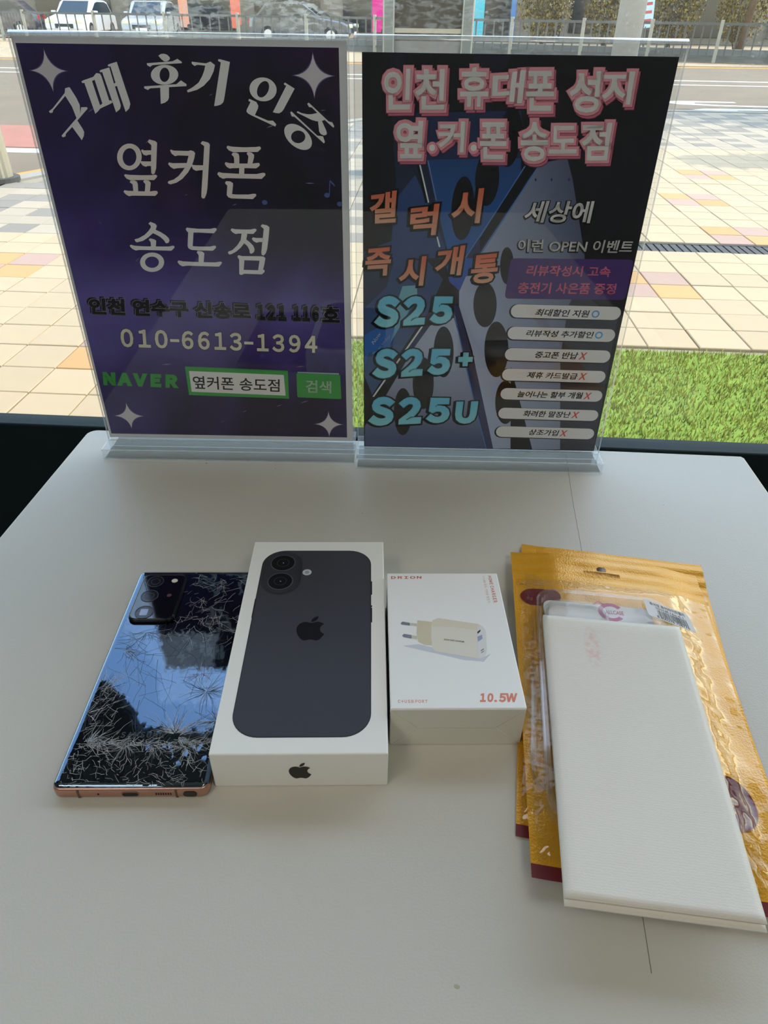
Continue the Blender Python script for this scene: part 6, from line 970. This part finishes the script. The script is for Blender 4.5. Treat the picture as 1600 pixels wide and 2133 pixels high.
def packet(loc, yaw, q, zbase, label, detailed):
    t = tag(empty('case_packet', loc, (0, 0, yaw)), label, 'packet', 'gold phone case packets')
    HV = 0.86; BV = 0.028                                                   # header above HV, burgundy band below BV
    def zs(u, v, x, y): return zbase(u, v) + 0.5 * wr(x, y, 0.05, 1.0)
    sheet('gold_sheet', q, zs, 24, 44, m_gold, t, v0=BV, v1=HV)
    sheet('bottom_band', q, zs, 24, 2, m_burg, t, v0=0, v1=BV)
    # header with a euro hanging hole, as a grid with the hole cut out
    nu, nv = 60, 14
    h = sheet('header', q, lambda u, v, x, y: zs(u, v, x, y) + 0.5 * math.sin((v - HV) * 130) * smooth(0.0, 0.02, v - HV) * 0.6, nu, nv, m_gold, t, v0=HV, v1=1)
    hx, hy = (q[3][0] + q[2][0]) / 2 - 2.5, lerp(q[3][1], q[2][1], 0.5) - 18.0
    ax = math.atan2(q[2][1] - q[3][1], q[2][0] - q[3][0])
    bm = bmesh.new(); bm.from_mesh(h.data); bmesh.ops.subdivide_edges(bm, edges=list(bm.edges), cuts=2, use_grid_fill=True); kill = []
    for f in bm.faces:
        c = f.calc_center_median() * 1000; dx, dy = c.x - hx, c.y - hy; X, Y = dx * math.cos(ax) + dy * math.sin(ax), -dx * math.sin(ax) + dy * math.cos(ax)
        if (abs(X) < 11.8 and abs(Y) < 2.2) or (X * X + (Y - 5.0) ** 2 < 3.4 ** 2 and Y > 2.6): kill.append(f)
    bmesh.ops.delete(bm, geom=kill, context='FACES'); bm.to_mesh(h.data); bm.free()
    h.data.polygons.foreach_set('use_smooth', [True] * len(h.data.polygons))
    cx, cy = 46.5, 98.5                                                     # case centre, 75 x 150 mm
    def bulge(x, y):
        e = min(47.5 - abs(x - cx), 88 - abs(y - cy)); return smooth(-13, 7, e)
    def zf(u, v, x, y):
        b = bulge(x, y); base = zs(u, v, x, y) + 0.5
        return base + b * (10.6 if detailed else 8.8) + (1 - b) * (0.8 + 1.5 * abs(wr(x, y * 0.6, 0.09, 4.0))) * smooth(0, 0.05, min(u, 1 - u, 1 - v)) + (1 - b) * b * 10.0 * (wr(x, y, 0.16, 7.0))
    t_film[label] = lambda x, y: zf((x - lerp(q[0][0], q[3][0], y / 230)) / (q[1][0] - q[0][0]), y / 230, x, y)
    sheet('clear_film', q, zf, 60, 110, m_film, t, u0=0.015, u1=0.985, v0=BV, v1=HV)
    flat('printed_dot', [[ring(11.0, 183.6, 12.8, 9.4, 36, -0.1)]], m_burg, t, 0.0)
    flat('printed_dot', [[ring(95.5, 48, 12.4, 14.5, 36, 0.2)]], m_burg, t, 0.0)
    for o in t.children:
        if o.name.startswith('printed_dot'):
            for w in o.data.vertices:
                x, y = w.co.x * 1000, w.co.y * 1000; v = (y - q[0][1]) / (q[3][1] - q[0][1]); w.co.z = (zbase((x - q[0][0]) / 120, v) + 0.5 * wr(x, y, 0.05, 1.0) + 0.75) * .001
    return t
def zfront(u, v): return 6.5 + 3.8 * smooth(0.0, 0.25, u) * smooth(1.0, 0.75, u) * smooth(0.0, 0.2, v) + 1.2 * smooth(0, 0.3, v) - 1.6 * smooth(0.85, 1, v)
def zback(u, v): return 0.9 + 0.4 * math.sin(v * 9) + 2.6 * smooth(0.86, 1.0, v) * (0.4 + 0.6 * u)
QF = [(0, 0), (118.5, -3), (118.5, 225.5), (-7.5, 232.5)]
QB = [(0, 0), (124, -1), (124.5, 223.5), (-0.6, 226.7)]
pkb = tag(packet((0.0553, 0.1826, 0), R(-6.5), QB, zback, 'gold foil phone case packet lying underneath, only its edges showing', False))
pkf = packet((0.0597, 0.1606, 0), R(-4.5), QF, zfront, 'gold foil phone case packet on top, with clear case and barcode sticker', True)
def thin_case(parent, z, name='clear_phone_case'):
    c = empty(name, (0.0465, 0.0985, z), parent=parent)
    o1 = rrect(-40, -78.5, 40, 80, 13, 8); o2 = rrect(-37.5, -76, 37.5, 77.5, 11, 8)
    prism('rim', [o1, o2], 0, 0.0095, m_tpu, c); 
    prism('rim_lip', [rrect(-40.6, -79, 40.6, 80.6, 13.5, 8), rrect(-39.2, -77.7, 39.2, 79.2, 12, 8)], 0.0085, 0.0098, m_tpu, c)
    cut = rrect(-34, 50, 0, 73, 8, 6)
    prism('case_back', [o2, cut], 0.0004, 0.0016, m_tpu, c)
    for s in (0, 1): prism('camera_lip', [rrect(-34 - s * 1.0, 49 - s, 3 + s, 73 + s, 9, 6), rrect(-33, 50, 2, 72, 8, 6)], 0.0002, 0.0075 - 0.002 * s, m_tpu, c)
    return c
thin_case(pkb, 0.0002).scale = (1, 1, 0.9)
thin_case(pkf, 0.0122)
# white insert card in the top packet's case, with its round logo
ic = prism('insert_card', [rrect(14.5, 30, 81.0, 174.5, 5, 5)], 0.0148, 0.0152, mat('card_white', srgb(232, 232, 236), 0.5), pkf)
ic.rotation_euler = (0, 0, R(1.0))
m_mag = mat('ink_magenta', srgb(196, 84, 130), 0.5)
arc = [(56.4 + 8.1 * math.cos(a), 168.4 + 8.1 * math.sin(a)) for a in [R(38 + 284 * i / 30) for i in range(31)]]; arc2 = [(56.4 + 5.3 * math.cos(a), 168.4 + 5.3 * math.sin(a)) for a in [R(322 - 284 * i / 30) for i in range(31)]]
flat('card_logo', [[arc + arc2]], m_mag, ic, 0.01525); flat('card_logo', [[[(45.6, 174.4), (49.2, 178.2), (52.6, 175.4), (51.8, 174.6), (49.2, 176.8), (46.6, 173.8)]]], m_mag, ic, 0.01525)
txt('card_text', 'ALLCASE', quad_of(52.6, 166.6, 63.8, 170.0), m_mag, ic, 0.0153, 0.01); txt('card_text', 'CREATIVE DESIGN', quad_of(41.6, 156.6, 69.0, 159.4), mat('ink_card_grey', srgb(150, 110, 130), 0.5), ic, 0.01525, 0.0)
# barcode sticker on the film
stq = [(71.2, 174.9), (97.4, 168.2), (99.9, 152.6), (72.5, 160.4)]
st = prism('barcode_sticker', [rquad(stq, 1.8)[::-1]], 0.0, 0.00012, mat('sticker_paper', srgb(214, 214, 214), 0.5), pkf)
def sq_(s0, t0, s1, t1):
    a = [Vector(p) for p in stq]
    def P(s, t): return tuple((a[3] * (1 - s) + a[2] * s) * (1 - t) + (a[0] * (1 - s) + a[1] * s) * t)
    return [P(s0, t1), P(s1, t1), P(s1, t0), P(s0, t0)]
ZS = 0.00016
txt('sticker_text', '퓨어핏 퓨어라이트젤리', sq_(0.13, 0.74, 0.90, 0.93), m_ipk, st, ZS, 0.012); txt('sticker_text', '아이폰16e-6.1', sq_(0.24, 0.56, 0.84, 0.71), m_ipk, st, ZS, 0.01); txt('sticker_text', '8 800278 758776', sq_(0.20, 0.05, 0.88, 0.20), m_ipk, st, ZS, 0.008)
s = 0.25; rb = random.Random(3)
while s < 0.86:
    w = rb.choice((0.006, 0.006, 0.010, 0.016)); flat('barcode_bar', [[sq_(s, 0.20, s + w, 0.54)[::-1]]], m_ipk, st, ZS); s += w + rb.choice((0.006, 0.010, 0.014))

# ================================================================== WHITE GLASS-PROTECTOR POUCH
def pouch_mat():
    m = mat('pouch_foam', srgb(228, 224, 214), 0.6, spec=0.25); nt = m.node_tree; N = nt.nodes.new; L = nt.links.new; b = nt.nodes['Principled BSDF']
    tc = N('ShaderNodeTexCoord'); mp = N('ShaderNodeMapping'); mp.inputs['Scale'].default_value = (0.35, 1.6, 1); L(tc.outputs['Object'], mp.inputs[0])
    n = N('ShaderNodeTexNoise'); n.inputs['Scale'].default_value = 420; n.inputs['Detail'].default_value = 2; L(mp.outputs[0], n.inputs['Vector'])
    wv = N('ShaderNodeTexWave'); wv.wave_type = 'BANDS'; wv.bands_direction = 'Y'; wv.inputs['Scale'].default_value = 260; wv.inputs['Distortion'].default_value = 6.0; wv.inputs['Detail Scale'].default_value = 3.0; L(tc.outputs['Object'], wv.inputs['Vector'])
    ad = N('ShaderNodeMath'); ad.operation = 'ADD'; L(n.outputs[0], ad.inputs[0]); L(wv.outputs[0], ad.inputs[1])
    bp = N('ShaderNodeBump'); bp.inputs['Strength'].default_value = 0.10; bp.inputs['Distance'].default_value = 0.0004; L(ad.outputs[0], bp.inputs['Height']); L(bp.outputs[0], b.inputs['Normal'])
    # faint pink print showing through
    sx = N('ShaderNodeVectorMath'); sx.operation = 'SUBTRACT'; sx.inputs[1].default_value = (0.0265, 0.142, 0); L(tc.outputs['Object'], sx.inputs[0])
    ms = N('ShaderNodeVectorMath'); ms.operation = 'MULTIPLY'; ms.inputs[1].default_value = (1 / 0.0046, 1 / 0.0165, 0); L(sx.outputs[0], ms.inputs[0]); ln = N('ShaderNodeVectorMath'); ln.operation = 'LENGTH'; L(ms.outputs[0], ln.inputs[0])
    fo = N('ShaderNodeMapRange'); fo.inputs[1].default_value = 1.15; fo.inputs[2].default_value = 0.55; L(ln.outputs['Value'], fo.inputs[0])
    n2 = N('ShaderNodeTexNoise'); n2.inputs['Scale'].default_value = 330; L(tc.outputs['Object'], n2.inputs['Vector']); r2 = N('ShaderNodeMapRange'); r2.inputs[1].default_value = 0.4; r2.inputs[2].default_value = 0.62; r2.inputs[4].default_value = 0.42; L(n2.outputs[0], r2.inputs[0])
    mu = N('ShaderNodeMath'); mu.operation = 'MULTIPLY'; L(fo.outputs[0], mu.inputs[0]); L(r2.outputs[0], mu.inputs[1])
    mx = N('ShaderNodeMix'); mx.data_type = 'RGBA'; L(mu.outputs[0], mx.inputs[0]); mx.inputs[6].default_value = (*srgb(228, 224, 214), 1); mx.inputs[7].default_value = (*srgb(232, 160, 162), 1); L(mx.outputs[2], b.inputs['Base Color']); return m
m_pouch = pouch_mat()
PW, PLn = 79.5, 166.0
pw = tag(empty('protector_pouch', (0.0690, 0.1440, 0.0222), (R(0.3), 0, R(-3.9))), 'white foam screen-protector pouch lying on the gold packets', 'pouch')
bm = bmesh.new()
def leaf(name, z0, th, y0, sag):
    q = [(0, y0), (PW, y0 + 0.5), (PW, PLn), (0, PLn - 1)]
    top = lambda u, v, x, y: z0 + th - 0.9 * (1 - smooth(0, 0.04, min(u, 1 - u, 1 - v))) + sag * (1 - v) ** 3 + 0.25 * wr(x, y, 0.04, 3)
    nu, nv = 24, 48; v, f = [], []
    for side in (1, 0):
        for j in range(nv + 1):
            for i in range(nu + 1):
                u, w = i / nu, j / nv; x = lerp(lerp(q[0][0], q[1][0], u), lerp(q[3][0], q[2][0], u), w); y = lerp(lerp(q[0][1], q[1][1], u), lerp(q[3][1], q[2][1], u), w)
                v.append((x * .001, y * .001, ((top(u, w, x, y)) if side else z0 + sag * (1 - w) ** 3 + 0.2 * wr(x, y, 0.04, 3)) * .001))
    n = (nu + 1) * (nv + 1)
    for j in range(nv):
        for i in range(nu): a = j * (nu + 1) + i; f.append((a, a + 1, a + nu + 2, a + nu + 1)); f.append((n + a, n + a + nu + 1, n + a + nu + 2, n + a + 1))
    for i in range(nu): f.append((n + i, n + i + 1, i + 1, i)); a = nv * (nu + 1) + i; f.append((a, a + 1, n + a + 1, n + a))
    for j in range(nv): a = j * (nu + 1); f.append((a, a + nu + 1, n + a + nu + 1, n + a)); a += nu; f.append((n + a, n + a + nu + 1, a + nu + 1, a))
    return pydata(name, v, f, m_pouch, pw, True)
leaf('front_leaf', 1.7, 1.9, 0.0, -0.6); leaf('back_leaf', 0.0, 1.6, -2.2, -0.9)
flush_text()
# lay the sticker on the film
film_z = list(t_film.values())[-1]
sam = [sq_(a / 7, b / 7, 1, 1)[3] for a in range(8) for b in range(8)]; zz = [film_z(*p) for p in sam]
cen = film_z(*sq_(.5, .5, 1, 1)[3]); zl = sum(film_z(*sq_(0.05, t / 5, 1, 1)[3]) for t in range(6)) / 6; zr = sum(film_z(*sq_(0.95, t / 5, 1, 1)[3]) for t in range(6)) / 6
def st_z(x, y): return zl + max(zr - zl, -3.5) * (x - 72) / 27
lift = max(z_ - st_z(*p) for p, z_ in zip(sam, zz)) + 0.15
for ob in [st] + list(st.children):
    for v_ in ob.data.vertices: v_.co.z += (st_z(v_.co.x * 1000, v_.co.y * 1000) + lift) * 0.001
